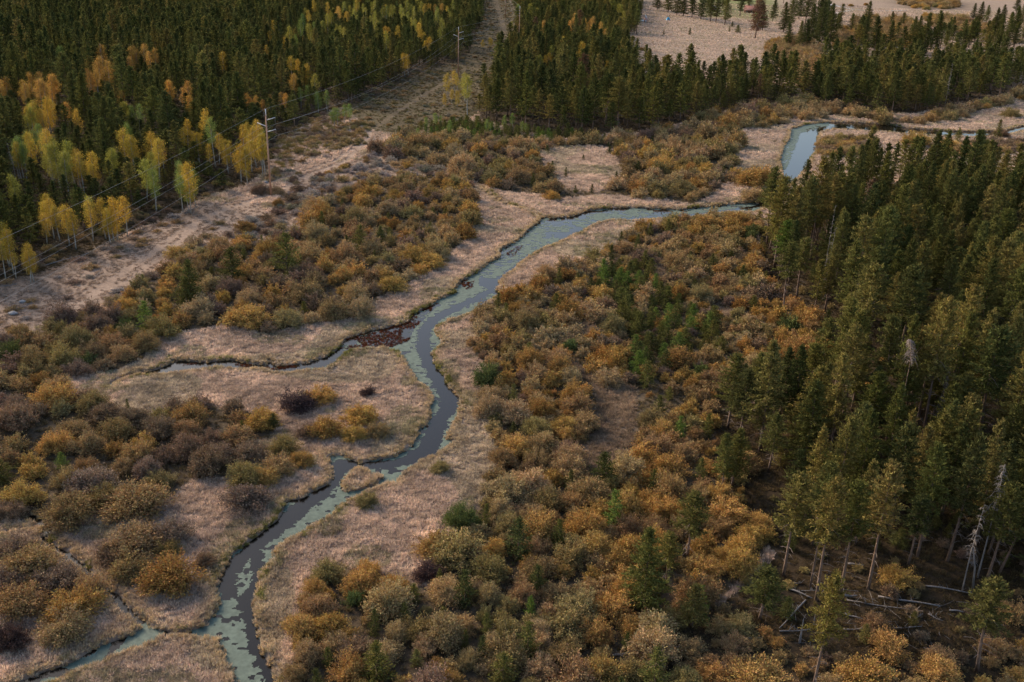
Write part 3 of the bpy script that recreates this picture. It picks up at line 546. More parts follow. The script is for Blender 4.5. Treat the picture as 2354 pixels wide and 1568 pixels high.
# ---- single bushes: (x, y of the middle of the crown, width in px, colour)
HB = [(680,915,80,'dark purple-brown'),(735,905,62,'golden'),(843,897,34,'dark purple-brown'),(740,978,72,'amber'),(822,952,74,'golden'),(810,995,58,'golden'),(866,985,52,'russet'),(705,990,44,'mauve-brown'),(580,1030,76,'mauve-brown'),(655,1020,66,'olive'),(600,960,70,'golden'),(540,1000,74,'russet'),(640,1065,70,'russet'),(560,1085,84,'olive'),(565,1140,104,'mauve-brown'),(690,1055,52,'amber'),(610,1090,60,'golden'),
 (310,1140,128,'russet'),(205,1105,100,'mauve-brown'),(150,1165,112,'russet'),(50,1130,86,'golden'),(310,1235,112,'russet'),(395,1220,88,'mauve-brown'),(300,1290,96,'russet'),(392,1312,124,'amber'),(385,1255,60,'olive'),(265,1260,80,'mauve-brown'),(170,1385,110,'golden'),(130,1320,100,'mauve-brown'),(45,1370,110,'russet'),(60,1290,120,'russet'),(20,1260,90,'mauve-brown'),(140,1430,110,'russet'),(200,1345,80,'russet'),(15,1460,80,'dark purple-brown'),(10,1330,90,'mauve-brown'),(470,1285,50,'mauve-brown'),
 (845,1147,48,'olive'),(1010,1072,40,'olive'),(1525,375,66,'golden'),(1745,405,88,'golden'),(1725,408,60,'amber'),(1735,445,56,'tan'),(1265,448,38,'golden'),(1235,300,1,'olive'),(985,600,62,'golden'),(565,725,90,'golden'),(660,728,64,'olive'),(640,465,26,'amber'),(600,435,38,'mauve-brown'),(633,437,34,'tan'),(562,518,46,'amber'),(410,580,60,'golden'),(1115,325,1,'tan'),(1500,860,1,'tan'),
 (2070,1322,78,'golden'),(2048,1480,80,'golden'),(2155,1540,84,'golden'),(1745,1550,120,'golden'),(1990,1552,110,'amber'),(2330,1400,70,'russet'),(2010,1430,60,'russet'),(1850,800,88,'amber'),(1600,1210,1,'golden'),(1700,1060,80,'russet'),(1960,1040,66,'russet'),(2085,1090,40,'tan'),(1715,1230,70,'golden'),(1670,1170,80,'golden'),(1742,1195,60,'golden'),(1625,1300,70,'golden'),(1590,1290,60,'russet'),
 (1050,1260,120,'olive'),(1000,1250,80,'golden'),(905,1345,70,'golden'),(755,1310,70,'olive'),(720,1350,60,'golden'),(985,1310,60,'dark purple-brown'),(830,1340,80,'golden'),(1400,865,62,'tan'),(1190,705,46,'amber'),(1255,625,52,'russet'),(1285,600,1,'russet'),(1630,510,70,'golden'),(1690,500,60,'golden'),(1430,565,50,'russet'),(1480,585,60,'mauve-brown'),
 (2300,80,14,'russet'),(1956,12,10,'golden'),(1990,10,10,'amber'),(2220,345,60,'russet'),(2180,330,50,'golden'),(2105,318,60,'golden'),(2340,92,26,'tan'),(2325,258,40,'olive'),(1755,285,30,'tan'),(1802,276,28,'tan'),(1475,112,12,'amber'),(2300,305,30,'mauve-brown')]
for px, py, wd_, col in HB:
    if wd_ < 5: continue
    P0 = g(px, py); D = depth_at(P0); r = wd_ * D / FPX / 2 * 1.18; h = min(1.25 * r, 1.0 + .75 * r)
    P = g(px, py, h * .45); put('willow', P[0], P[1], h, r, col, True, tight=.62)
# ---- thickets filled plant by plant
PAL = {'C': [('golden', 3), ('russet', 4), ('amber', 1.6), ('olive', 2), ('tan', 3.4), ('mauve-brown', 2.2)], 'N': [('golden', 2), ('russet', 3), ('tan', 4), ('olive', 1.8), ('mauve-brown', 1.6), ('amber', .8)],
       'L': [('olive', 4), ('golden', 2.2), ('russet', 2.5), ('leaf-green', .3), ('mauve-brown', 1.2)], 'L4': [('russet', 4), ('amber', 1.2), ('mauve-brown', 5), ('olive', 1.6), ('golden', 1.6)],
       'R': [('golden', 3.5), ('russet', 3), ('olive', 2.6), ('tan', 3.6), ('mauve-brown', 1.0), ('amber', 1.2), ('leaf-green', .25)], 'LR': [('amber', 2.5), ('golden', 4), ('russet', 3.5), ('olive', .8)],
       'U': [('tan', 5), ('golden', 1.5), ('russet', 3), ('olive', 1)], 'S': [('grey', 4), ('mauve-brown', 3), ('grey-green', 1.2), ('tan', 2)]}
W_GOLD = [(1490,900),(1650,880),(1650,1050),(1780,1230),(1720,1320),(1500,1450),(1330,1480),(1400,1300),(1470,1050)]
def fill(kind, poly, pal, r0, r1, hf, tries, tight=.5, skip=(), noise=None, cls=None, wmargin=.6):
    lo, hi = poly_world(poly); n = 0
    X = rng.uniform(lo[0], hi[0], tries); Y = rng.uniform(lo[1], hi[1], tries)
    q, _ = project(np.column_stack([X, Y, np.zeros(tries)])); qj = q + np.column_stack([26 * (vnoise(X, Y, 9, 91) - .5), 16 * (vnoise(X, Y, 9, 92) - .5)]); m = in_poly(qj, poly)
    for s in skip:
        for ox, oy in ((0, 0), (1.5, 0), (-1.5, 0), (0, 1.6), (0, -1.2)):
            m &= ~in_poly(project(np.column_stack([X + ox, Y + oy, np.zeros(tries)]))[0], s)
    if kind == 'sage': m &= seg_dist(np.column_stack([X, Y]), TA, TB, TR, TR) > 2.4
    X, Y = X[m], Y[m]; gold = in_poly(q[m], W_GOLD)
    wdm = water_sdf(np.column_stack([X, Y])) > wmargin; nz = vnoise(X, Y, 11, 77)
    for x, y, wk, z, gd in zip(X, Y, wdm, nz, gold):
        if not wk: continue
        u = R.random(); r = r0 + (r1 - r0) * u ** 1.4 if kind == 'willow' else R.uniform(r0, r1)
        if not far_enough(x, y, r * tight): continue
        h = r * hf * R.uniform(.85, 1.15); c = pick(PAL['LR'] if gd and kind == 'willow' else pal, z)
        put(kind, x, y, h, r, c, tight=tight); n += 1
    return n
# ---- young pines first, then willows around them
fill('young', P_YOUNG, [('fresh green', 4), ('mid green', 4), ('deep green', 1)], .9, 1.7, 2.6, 430, .78)
fill('young', [(900,318),(960,300),(1010,285),(1100,285),(1180,300),(1400,312),(1400,330),(1180,322),(1000,318)], [('fresh green', 3), ('mid green', 4)], .7, 1.5, 2.6, 500, .8)
fill('young', W_R, [('deep green', 4), ('mid green', 4)], .7, 1.2, 3.2, 90, 1.6)
fill('young', W_C, [('mid green', 4)], .6, 1.0, 2.6, 40, 1.6); fill('young', W_N, [('deep green', 4)], .6, 1.1, 2.6, 60, 1.6)
cnt = [fill('willow', W_C, PAL['C'], 1.7, 3.7, 1.35, 2600, .70, CLEAR), fill('willow', W_N, PAL['N'], 2.3, 4.6, 1.35, 5000, .72, CLEAR),
       fill('willow', W_L3, PAL['L'], 1.8, 3.4, 1.3, 1200, .64), fill('willow', W_L4, PAL['L4'], 1.8, 3.5, 1.3, 700, .74),
       fill('willow', W_R, PAL['R'], 1.3, 2.9, 1.4, 9000, .58, CLEAR), fill('willow', W_R, PAL['R'], .7, 1.2, 1.4, 900, .62, CLEAR), fill('willow', W_LR, PAL['LR'], 1.0, 2.0, 1.1, 900, .7),
       fill('willow', W_UR1, PAL['U'], 2.4, 4.6, 1.2, 4000, .7), fill('willow', W_UR2, PAL['U'], 3, 5.5, 1.3, 3000, .72), fill('willow', W_UR3, PAL['U'], 3, 5.5, 1.3, 1200, .9),
       fill('willow', W_UR4, PAL['U'], 3, 6, 1.1, 500, 1.0), fill('willow', W_UR5, PAL['U'], 3, 6, 1.1, 500, 1.0), fill('willow', W_PEN, PAL['N'], 1.6, 3.4, 1.0, 4000, .5), fill('willow', W_FR, [('russet', 3), ('mauve-brown', 3)], 1.6, 3.2, 1.0, 2500, .55)]
fill('willow', [(620,420),(640,330),(700,295),(790,262),(850,290),(850,330),(760,345),(700,370),(650,400)], [('russet', 3), ('olive', 3), ('tan', 2), ('mauve-brown', 2)], 1.0, 2.4, .95, 1500, .6)
fill('sage', W_SAGE, PAL['S'], 1.2, 2.7, .9, 900, .66, CLEAR); fill('willow', W_SAGE, PAL['C'], 1.2, 2.4, .95, 220, .8)
fill('sage', SCRUB, [('mauve-brown', 5), ('grey', 2), ('russet', 3)], .9, 2.4, .55, 260, .9)
fill('sage', [(560,480),(640,440),(760,390),(850,340),(800,330),(640,400),(560,440)], PAL['S'], 1.0, 2.2, .65, 120, 1.0)
fill('sage', [(-80,800),(0,760),(110,735),(60,765),(-40,830)], [('russet', 3), ('mauve-brown', 4)], .6, 1.2, .8, 260, .6)
fill('sage', CUT, [('olive', 3), ('grey-green', 2), ('russet', 2)], .8, 2.2, .6, 1500, .8)
fill('willow', P_LRFLOOR, [('russet', 2), ('golden', 1), ('olive', 3), ('mauve-brown', 2)], .6, 1.5, 1.1, 2200, .85)
fill('young', P_LRFLOOR, [('mid green', 3), ('olive-green', 2), ('deep green', 2)], .6, 1.3, 2.6, 900, .9)
# ---- forests
def forest(poly, pal, h0, h1, tries, tight, rf=1.0, skip=()):
    lo, hi = poly_world(poly); lo = np.maximum(lo, (-700, 60)); hi = np.minimum(hi, (700, 1500)); n = 0
    X = rng.uniform(lo[0], hi[0], tries); Y = rng.uniform(lo[1], hi[1], tries); q, _ = project(np.column_stack([X, Y, np.zeros(tries)]))
    q = q + np.column_stack([40 * (vnoise(X, Y, 14, 93) - .5), 26 * (vnoise(X, Y, 14, 94) - .5)])
    m = in_poly(q, poly) & (q[:, 0] > -140) & (q[:, 0] < PW + 140)
    for s in skip: m &= ~in_poly(q, s)
    AS = np.array([(*project([[a['x'], a['y'], a['h'] * .62]])[0][0], a['r'] * FPX / depth_at((a['x'], a['y'], 0)), depth_at((a['x'], a['y'], 0))) for a in items['aspen']])
    for x, y in zip(X[m], Y[m]):
        h = R.uniform(h0, h1) * (.8 if R.random() < .18 else 1); r = (.75 + .095 * h) * R.uniform(.85, 1.25) * rf
        if not far_enough(x, y, r * tight): continue
        d0 = depth_at((x, y, 0)); near_ = (AS[:, 3] > d0 - 1) & (AS[:, 3] < d0 + 60)
        if near_.any():
            pq = project([[x, y, h], [x, y, 0]])[0]; rp = r * FPX / d0 * .5; A_ = AS[near_]
            hit = (np.abs(A_[:, 0] - pq[0, 0]) < rp + A_[:, 2] * .7) & (pq[0, 1] < A_[:, 1] + A_[:, 2] * .9) & (pq[1, 1] > A_[:, 1])
            if hit.any(): h *= .5; r *= .75; pq = project([[x, y, h]])[0]; hit = (np.abs(A_[:, 0] - pq[0, 0]) < rp + A_[:, 2] * .7) & (pq[0, 1] < A_[:, 1] + A_[:, 2] * .6) & (A_[:, 1] < pq[0, 1] + 200)
            if hit.any() and R.random() < .3: continue
        put('pine', x, y, h, r, pick(pal), tight=tight); n += 1
    return n
PD = [('deep green', 6), ('mid green', 4), ('olive-green', 1.4)]; PR = [('mid green', 5), ('olive-green', 4), ('deep green', 2), ('rusty brown', .12)]
PM = [('mid green', 5), ('deep green', 4), ('olive-green', 2), ('rusty brown', .15)]
P_UR2 = [(1890,62),(1990,38),(2100,62),(2200,80),(2353,70),(2353,150),(2200,150),(1990,120),(1890,125)]
P_FRONT = [(-60,670),(0,650),(320,520),(470,456),(610,400),(645,335),(720,292),(800,258),(780,246),(690,280),(630,320),(590,385),(460,440),(300,500),(0,620)]
fill('willow', P_FRONT, [('russet', 4), ('mauve-brown', 3), ('olive', 2)], 1.0, 2.0, .9, 1500, .75)
HOLLOW = [[(1835,640),(1900,640),(1910,720),(1850,715)]]
cnt += [forest(P_RF, PR, 13, 21.5, 9000, .68, 1.05, skip=HOLLOW), forest(P_LR, PR, 12, 18, 1400, .62), forest(P_MID, PM, 9.5, 20, 12000, .84, 1.3), forest(P_UR, PM, 10, 19, 2200, .82, 1.5), forest(P_UR2, PM, 12, 18, 320, .9, 1.5), forest(P_LEFT, PD, 10, 21, 70000, .80, 1.3)]
URS = [(2120,128,13),(2090,118,11),(2150,120,12),(2105,105,10),(2250,52,9),(2235,50,8),(2265,55,8),(2330,80,11),(2345,65,10),(2300,60,9),(2280,95,12),(2315,110,12),(1875,90,17),(1895,95,16),(1880,115,15),(1905,110,14),(1860,100,13),(1925,80,8),(1700,38,12),(1665,58,13),(1735,88,17),(1752,70,10),(1632,50,13),(1610,45,12),(1590,42,12),(1645,52,12),(1570,38,12),(1555,36,13),(1800,75,11),(1815,60,13),(1835,45,14),(1850,55,15),(1775,50,9),(1990,78,12),(1975,95,9),(1810,110,8),(1835,115,9),(1850,110,9),(1985,110,10),(2010,118,11),(2040,120,10),(2335,30,9),(2240,95,8),(2225,110,9),(1535,28,12),(1510,24,11),(1590,20,11),(1660,20,10),(1720,24,11),(1780,18,13),(1830,18,14),(1865,30,15),(1890,45,14),(1800,8,12),(1850,5,12),(1880,10,12),(1625,25,9),(1745,12,11)]
for px, py, h in URS:
    P = g(px, py); put('pine', P[0], P[1], h * 2.0, 1.6 + .22 * h, 'rusty brown' if (px, py) == (1735, 88) else R.choice(['deep green', 'mid green', 'deep green']), True); items['pine'][-1]['v'] = R.choice((3, 5, 7))
print('counts', cnt, {k: len(v) for k, v in items.items()})

# ------------------------------------------------------------------ which plants stand as things of their own, which read as a mass
for k, L_ in items.items():
    if not L_: continue
    P = np.array([(i['x'], i['y']) for i in L_]); z = ground_z(P[:, 0], P[:, 1])
    hs = np.array([i['h'] for i in L_]); rs = np.array([i['r'] for i in L_])
    q, d = project(np.column_stack([P, z + hs * .6])); wpx = 2 * rs * FPX / d; hpx = hs * FPX / d
    for i, a in enumerate(L_):
        a['z'] = float(z[i]); a['px'] = q[i]; a['score'] = wpx[i] * hpx[i]; a['hpx'] = hpx[i]
        a['vis'] = -wpx[i] * .2 < q[i][0] < PW + wpx[i] * .2 and -hpx[i] * .3 < q[i][1] < PH + hpx[i] * .25
CAP = {'pine': 300, 'young': 300, 'aspen': 300, 'willow': 300, 'sage': 300}
singles, masses = {}, {}
for k, L_ in items.items():
    s = sorted(L_, key=lambda a: (not (a['hero'] and a['vis']), not a['vis'], -a['score']))
    nvis = sum(a['vis'] for a in s); cut_ = min(CAP[k], nvis); singles[k] = s[:cut_]; masses[k] = [a for a in s[cut_:] if a['vis'] or a['score'] > 0]

# ------------------------------------------------------------------ labels
LAND = [((620,450),'the near power pole'),((1053,175),'the middle power pole'),((1195,90),'the corner power pole'),((1330,380),'the round grass clearing'),((1835,350),'the bright pool'),((1240,500),'the ditch mouth on the wide reach'),
 ((880,775),'the red waterweed'),((360,850),'the tip of the side inlet'),((830,1100),'the grass islet'),((420,1450),'the lower side channel'),((1415,950),'the bare hollow in the thicket'),((2050,1000),'the bare snag with drooping top'),((2150,1040),'the shaggy dead trunk'),
 ((2000,1420),'the fallen logs'),((1074,230),'the tall white-stemmed aspen'),((1485,45),'the pinkish tipi hut'),((1735,25),'the red-roofed lodge'),((235,150),'the bright orange aspen clump'),((30,715),'the pale boulder beside the track'),((660,600),'the lone round pine in the willows'),
 ((2240,1230),'the twin pale snags'),((2340,1560),"the photo's bottom right corner"),((10,1560),"the photo's bottom left corner"),((10,10),"the photo's top left corner"),((2340,10),"the photo's top right corner"),((1176,1560),"the photo's bottom edge midpoint"),((2345,700),"the photo's right edge midpoint"),((10,450),"the photo's left edge beside the forest"),
 ((600,1140),'the round mauve bush beside the lower stream'),((160,1130),'the willow row on the lower left'),((1060,920),'the dark outer bend of the stream'),((1480,590),'the dense young pine patch'),((1740,900),'the dark pine clump beside the willows'),((1500,300),'the foot of the middle forest'),((2100,270),'the far narrow channel'),((1150,740),'the stream neck above the weed'),((700,100),"the far forest along the top edge"),((440,330),'the yellow aspens in the left forest'),((950,500),'the russet willows above the main bend'),((1700,1200),'the golden shrubs under the pines'),((1300,1300),'the willow thicket of the lower middle')]
LP = np.array([p for p, _ in LAND], float)
ORD = ['nearest', 'second nearest', 'third nearest', 'fourth nearest', 'fifth nearest', 'sixth nearest', 'seventh nearest', 'eighth nearest', 'ninth nearest', 'tenth nearest'] + [f'{i}th nearest' for i in range(11, 61)]
def size_word(a, hs):
    r = np.searchsorted(hs, a['h']) / max(1, len(hs)); return 'small' if r < .33 else ('medium' if r < .67 else 'large')
NOUN = {'pine': 'pine', 'young': 'young pine', 'aspen': 'aspen', 'willow': 'willow bush', 'sage': 'low scrub bush'}
for k, L_ in singles.items():
    hs = np.sort([a['h'] for a in L_]); grp = {}
    for a in L_:
        d = np.hypot(*(LP - a['px']).T); j = int(d.argmin()); sw = {'small': 'short', 'medium': 'middling', 'large': 'tall'}[size_word(a, hs)] if k in ('pine', 'aspen') else {'small': 'small', 'medium': 'medium-sized', 'large': 'large'}[size_word(a, hs)]
        grp.setdefault((sw, a['col'], j), []).append((d[j], a))
    for (sw, col, j), m in grp.items():
        m.sort(key=lambda t: t[0])
        for r_, (_, a) in enumerate(m): a['label'] = f"{sw} {col} {NOUN[k]}, {ORD[min(r_, 59)]} such to {LAND[j][1]}"
GROUP = {'pine': 'pines of the surrounding forests', 'young': 'young pines among the willows', 'aspen': 'autumn aspens among the pines', 'willow': 'willow bushes of the valley floor', 'sage': 'low scrub bushes along the track'}

# ------------------------------------------------------------------ build the single plants
def empty(name, x, y, z, rz=0.0, s=(1, 1, 1), **props):
    e = bpy.data.objects.new(name, None); COL.objects.link(e); e.location = (x, y, z); e.rotation_euler = (0, 0, rz); e.scale = s; e.empty_display_size = .3
    for kk, v in props.items(): e[kk] = v
    return e
for k, L_ in singles.items():
    for a in L_:
        if a.get('white_stem'): a['label'] = 'lime-yellow aspen with a long bare white trunk, alone before the middle forest'
        e = empty(NAME[k], a['x'], a['y'], a['z'] - .05, a['rz'], a['s'], label=a['label'], category=CATEG[k], group=GROUP[k])
        if k in ('pine', 'aspen'): e.rotation_euler = (R.gauss(0, .022), R.gauss(0, .022), a['rz'])
        ms = KIND[k][a['v'] % len(KIND[k])]
        for nm, me in zip(PART[k], ms):
            if me is None: continue
            c = obj(nm, me, e)
            if nm in ('crown', 'foliage'): c['tint'] = a['tint']
            if nm == 'dead_branches': c['kind'] = 'stuff'
# ------------------------------------------------------------------ masses: geometry nodes placing whole plants on points
def source_collection(name, sets):
    c = bpy.data.collections.new(name)
    for i, ms in enumerate(sets):
        Vs, Fs, mats, mi, rn, off = [], [], [], [], [], 0
        for me in ms:
            if me is None: continue
            n = len(me.vertices); v = np.empty(n * 3, np.float32); me.vertices.foreach_get('co', v); Vs.append(v.reshape(-1, 3))
            for p_ in me.polygons: Fs.append([q_ + off for q_ in p_.vertices]); mi.append(len(mats))
            if 'rnd' in me.attributes:
                rv = np.empty(len(me.polygons), np.float32); me.attributes['rnd'].data.foreach_get('value', rv); rn.append(rv)
            else: rn.append(np.full(len(me.polygons), .5, np.float32))
            mats.append(me.materials[0]); off += n
        m = mesh_np(f'{name}_{i:02d}', np.concatenate(Vs), Fs, mats, np.concatenate(rn), mi)
        c.objects.link(bpy.data.objects.new(f'{name}_{i:02d}', m))
    return c
def mass(name, coll, P, rot, scl, tint, idx, **props):
    me = bpy.data.meshes.new(name); me.vertices.add(len(P)); me.vertices.foreach_set('co', np.asarray(P, np.float32).ravel())
    for nm, ty, key, arr in (('rot', 'FLOAT_VECTOR', 'vector', rot), ('scl', 'FLOAT_VECTOR', 'vector', scl), ('idx', 'INT', 'value', idx)):
        a = me.attributes.new(nm, ty, 'POINT'); a.data.foreach_set(key, np.asarray(arr, np.int32 if ty == 'INT' else np.float32).ravel())
    a = me.attributes.new('tint', 'FLOAT_COLOR', 'POINT'); a.data.foreach_set('color', np.column_stack([tint, np.ones(len(tint))]).astype(np.float32).ravel())
    o = obj(name, me, **props)
    ng = bpy.data.node_groups.new(name + '_nodes', 'GeometryNodeTree')
    ng.interface.new_socket('Geometry', in_out='INPUT', socket_type='NodeSocketGeometry'); ng.interface.new_socket('Geometry', in_out='OUTPUT', socket_type='NodeSocketGeometry')
    gi, go = N(ng, 'NodeGroupInput'), N(ng, 'NodeGroupOutput'); ci = N(ng, 'GeometryNodeCollectionInfo'); ci.inputs[0].default_value = coll; ci.inputs[1].default_value = True; ci.inputs[2].default_value = True
    ip = N(ng, 'GeometryNodeInstanceOnPoints'); ip.inputs['Pick Instance'].default_value = True
    def na_(nm, ty): x = N(ng, 'GeometryNodeInputNamedAttribute', data_type=ty); x.inputs[0].default_value = nm; return [s_ for s_ in x.outputs if s_.enabled][0]
    ng.links.new(gi.outputs[0], ip.inputs['Points']); ng.links.new(ci.outputs[0], ip.inputs['Instance']); ng.links.new(na_('idx', 'INT'), ip.inputs['Instance Index'])
    er = N(ng, 'FunctionNodeEulerToRotation'); ng.links.new(na_('rot', 'FLOAT_VECTOR'), er.inputs[0]); ng.links.new(er.outputs[0], ip.inputs['Rotation'])
    ng.links.new(na_('scl', 'FLOAT_VECTOR'), ip.inputs['Scale']); ng.links.new(ip.outputs[0], go.inputs[0])
    md = o.modifiers.new('scatter', 'NODES'); md.node_group = ng; return o
def plant_mass(name, kd, L_, **props):
    if not L_: return
    col = source_collection('src_' + kd, LOD.get(kd, KIND[kd]))
    mass(name, col, [(a['x'], a['y'], a['z'] - .05) for a in L_], [(0, 0, a['rz']) for a in L_], [a['s'] for a in L_], [a['tint'] for a in L_], [a['v'] % len(col.objects) for a in L_], **props)
plant_mass('forest', 'pine', masses['pine'], kind='stuff', label='dark pine forest covering the far side of the valley', category='forest')
plant_mass('willow_thicket', 'willow', masses['willow'], kind='stuff', label='tangled russet and golden willow thicket filling the valley floor', category='thicket')
plant_mass('scrub', 'sage', masses['sage'], kind='stuff', label='low grey and brown scrub scattered beside the track', category='scrub')
plant_mass('pine_undergrowth', 'young', masses['young'], kind='stuff', label='small green pines crowding among the willows', category='undergrowth')
plant_mass('aspen_undergrowth', 'aspen', masses['aspen'], kind='stuff', label='more yellow aspens scattered between the far pines', category='foliage')

# ------------------------------------------------------------------ meadow and bank grass
def tuft(seed, n, L0, W0, spread, up):
    rg = np.random.default_rng(seed); a = rg.random(n) * 6.28; r = rg.random(n) ** .5 * spread
    D = np.column_stack([np.cos(a) * rg.uniform(.2, 1, n), np.sin(a) * rg.uniform(.2, 1, n), np.full(n, up)]) + rg.normal(0, .25, (n, 3))
    L_ = L0 * rg.uniform(.6, 1.3, n); C_ = np.column_stack([np.cos(a) * r, np.sin(a) * r, L_ * .38])
    return (foliage_mesh(f'tuft{seed}', C_, D, L_, W0 * rg.uniform(.7, 1.3, n), M_grass, rg),)
gcol = source_collection('src_grass', [tuft(800 + i, 34, .50, .050, .34, .9) for i in range(3)] + [tuft(810 + i, 60, .60, .055, .32, .8) for i in range(2)])
def scatter_band(y0, y1, sp):
    hx = (y1 + 40) * .62; X, Y = np.meshgrid(np.arange(-hx, hx, sp), np.arange(y0, y1, sp)); X, Y = X.ravel(), Y.ravel()
    X = X + rng.uniform(-.5, .5, len(X)) * sp; Y = Y + rng.uniform(-.5, .5, len(Y)) * sp
    q, d = project(np.column_stack([X, Y, np.zeros(len(X))])); m = (q[:, 0] > -30) & (q[:, 0] < PW + 30) & (q[:, 1] > -30) & (q[:, 1] < PH + 60)
    return X[m], Y[m], q[m]
GP, GS, GT = [], [], []
for y0, y1, sp, s in ((60, 150, .40, 1.0), (150, 230, .52, 1.1), (230, 330, .75, 1.35), (330, 520, 1.2, 1.5), (520, 1100, 2.6, 1.6)):
    X, Y, q = scatter_band(y0, y1, sp); wdv = water_sdf(np.column_stack([X, Y]))
    keep = wdv > .12; u = rng.random(len(X)); dens = vnoise(X, Y, 4, 41)
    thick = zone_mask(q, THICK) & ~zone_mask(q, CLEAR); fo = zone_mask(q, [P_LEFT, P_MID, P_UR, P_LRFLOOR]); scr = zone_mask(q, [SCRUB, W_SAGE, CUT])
    trk = seg_dist(np.column_stack([X, Y]), TA, TB, TR, TR) < .25
    keep &= ~(thick & (u > .22)) & ~(fo & (u > .35)) & ~(scr & (u > .35)) & ~(trk & (u > .06)) & ~((dens < .3) & (u > .6))
    X, Y, q, wdv, thick, fo, scr = X[keep], Y[keep], q[keep], wdv[keep], thick[keep], fo[keep], scr[keep]
    t = np.tile(np.array([.62, .475, .37]), (len(X), 1)); n_a = vnoise(X, Y, 7, 42)[:, None]; n_b = vnoise(X, Y, 14, 43)[:, None]
    t = t * (.86 + .30 * n_a); t = t * (1 - .55 * (n_b > .66)) + np.array([.42, .37, .255]) * (.55 * (n_b > .66))
    near = np.clip(1 - wdv / 2.2, 0, 1)[:, None] * .75; t = t * (1 - near) + np.array([.50, .375, .215]) * near
    wet = ((vnoise(X, Y, 5.5, 50) > .70) & (rng.random(len(X)) < .75))[:, None]; t = np.where(wet, t * .72 * np.array([.92, 1.0, .86]), t)
    gr = ((vnoise(X, Y, 5, 44) > .74) & (wdv < .9) & (rng.random(len(X)) < .6))[:, None]; t = np.where(gr, np.array([.22, .21, .07]), t)
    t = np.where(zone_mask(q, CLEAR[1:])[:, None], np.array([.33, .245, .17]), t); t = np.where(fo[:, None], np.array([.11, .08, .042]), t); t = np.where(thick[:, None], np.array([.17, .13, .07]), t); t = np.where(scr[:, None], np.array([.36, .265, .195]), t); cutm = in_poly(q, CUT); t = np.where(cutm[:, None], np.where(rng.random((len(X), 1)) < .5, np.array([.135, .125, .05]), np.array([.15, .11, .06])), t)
    hgt = s * rng.uniform(.7, 1.2, len(X)) * np.where(scr | fo, .7, 1.0) * np.where(zone_mask(q, [W_SAGE, SCRUB]), .8, 1.0)
    GP.append(np.column_stack([X, Y, ground_z(X, Y, wdv) - .03]))
    clump_ = vnoise(X, Y, 1.0, 47); hgt = hgt * (.55 + .9 * clump_); t = t * (.74 + .56 * vnoise(X, Y, 1.3, 48))[:, None] * (.82 + .38 * vnoise(X, Y, 3.6, 49))[:, None]
    GS.append(np.column_stack([s * rng.uniform(.8, 1.25, len(X)), s * rng.uniform(.8, 1.25, len(X)), hgt])); GT.append(t * rng.uniform(.85, 1.15, (len(X), 1)))
GP, GS, GT = np.concatenate(GP), np.concatenate(GS), np.concatenate(GT)
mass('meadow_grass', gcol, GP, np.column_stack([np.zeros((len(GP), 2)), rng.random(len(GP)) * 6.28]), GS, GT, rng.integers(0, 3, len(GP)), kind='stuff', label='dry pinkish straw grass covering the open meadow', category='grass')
BP = []
for loop in (STREAM, ISLET):
    for i in range(len(loop)):
        a, b = loop[i], loop[(i + 1) % len(loop)]; L_ = np.hypot(*(b - a)); far = max(1, a[1] / 170); nn = max(1, int(L_ / (.22 * far)))
        for kk in range(nn):
            pnt = a + (b - a) * rng.random(); BP.append(pnt + rng.normal(0, .30, 2))
for i in range(len(DA)):
    for _ in range(6): BP.append(DA[i] + (DB[i] - DA[i]) * rng.random() + rng.normal(0, .6, 2))
BP = np.array(BP); bd_ = water_sdf(BP); q, dd = project(np.column_stack([BP, np.zeros(len(BP))]))
k_ = (bd_ > -.28) & (bd_ < .9) & (q[:, 1] < PH + 80); BP, bd_, q, dd = BP[k_], bd_[k_], q[k_], dd[k_]
bt = np.where(rng.random((len(BP), 1)) < .6, np.array([.56, .41, .24]), np.array([.56, .45, .33])) * rng.uniform(.8, 1.2, (len(BP), 1))
bt = np.where((vnoise(BP[:, 0], BP[:, 1], 6, 45) > .74)[:, None], np.array([.26, .23, .08]) * rng.uniform(.8, 1.2, (len(BP), 1)), bt)
bs = rng.uniform(.6, 1.05, (len(BP), 1)) * np.array([1, 1, 1.0]) * np.clip(dd / 190, .9, 1.5)[:, None]
mass('bank_grass', gcol, np.column_stack([BP, ground_z(BP[:, 0], BP[:, 1], bd_) - .05]), np.column_stack([rng.normal(0, .15, (len(BP), 2)), rng.random(len(BP)) * 6.28]), bs, bt, rng.integers(3, 5, len(BP)), kind='stuff', label='golden tussocks overhanging the stream banks', category='grass')
wc = WEED_C[:, :2] + WEED_C[:, 2:] * rng.random((len(WEED_C), 2)); kw = rng.random(len(wc)) < .36; wc = wc[kw]
wt = np.array([.15, .045, .022]) * (.45 + 1.1 * rng.random((len(wc), 1))); wt = np.where(rng.random((len(wc), 1)) < .12, np.array([.17, .13, .06]), wt)
mass('red_waterweed', gcol, np.column_stack([wc, np.full(len(wc), WATER_Z - .04)]), np.column_stack([rng.normal(0, .3, (len(wc), 2)), rng.random(len(wc)) * 6.28]), rng.uniform(.35, .7, (len(wc), 1)) * [1, 1, .8], wt, rng.integers(0, 3, len(wc)), kind='stuff', label='rust-red waterweed beds at the mouth of the side inlet', category='waterweed')
print('grass', len(GP), len(BP))

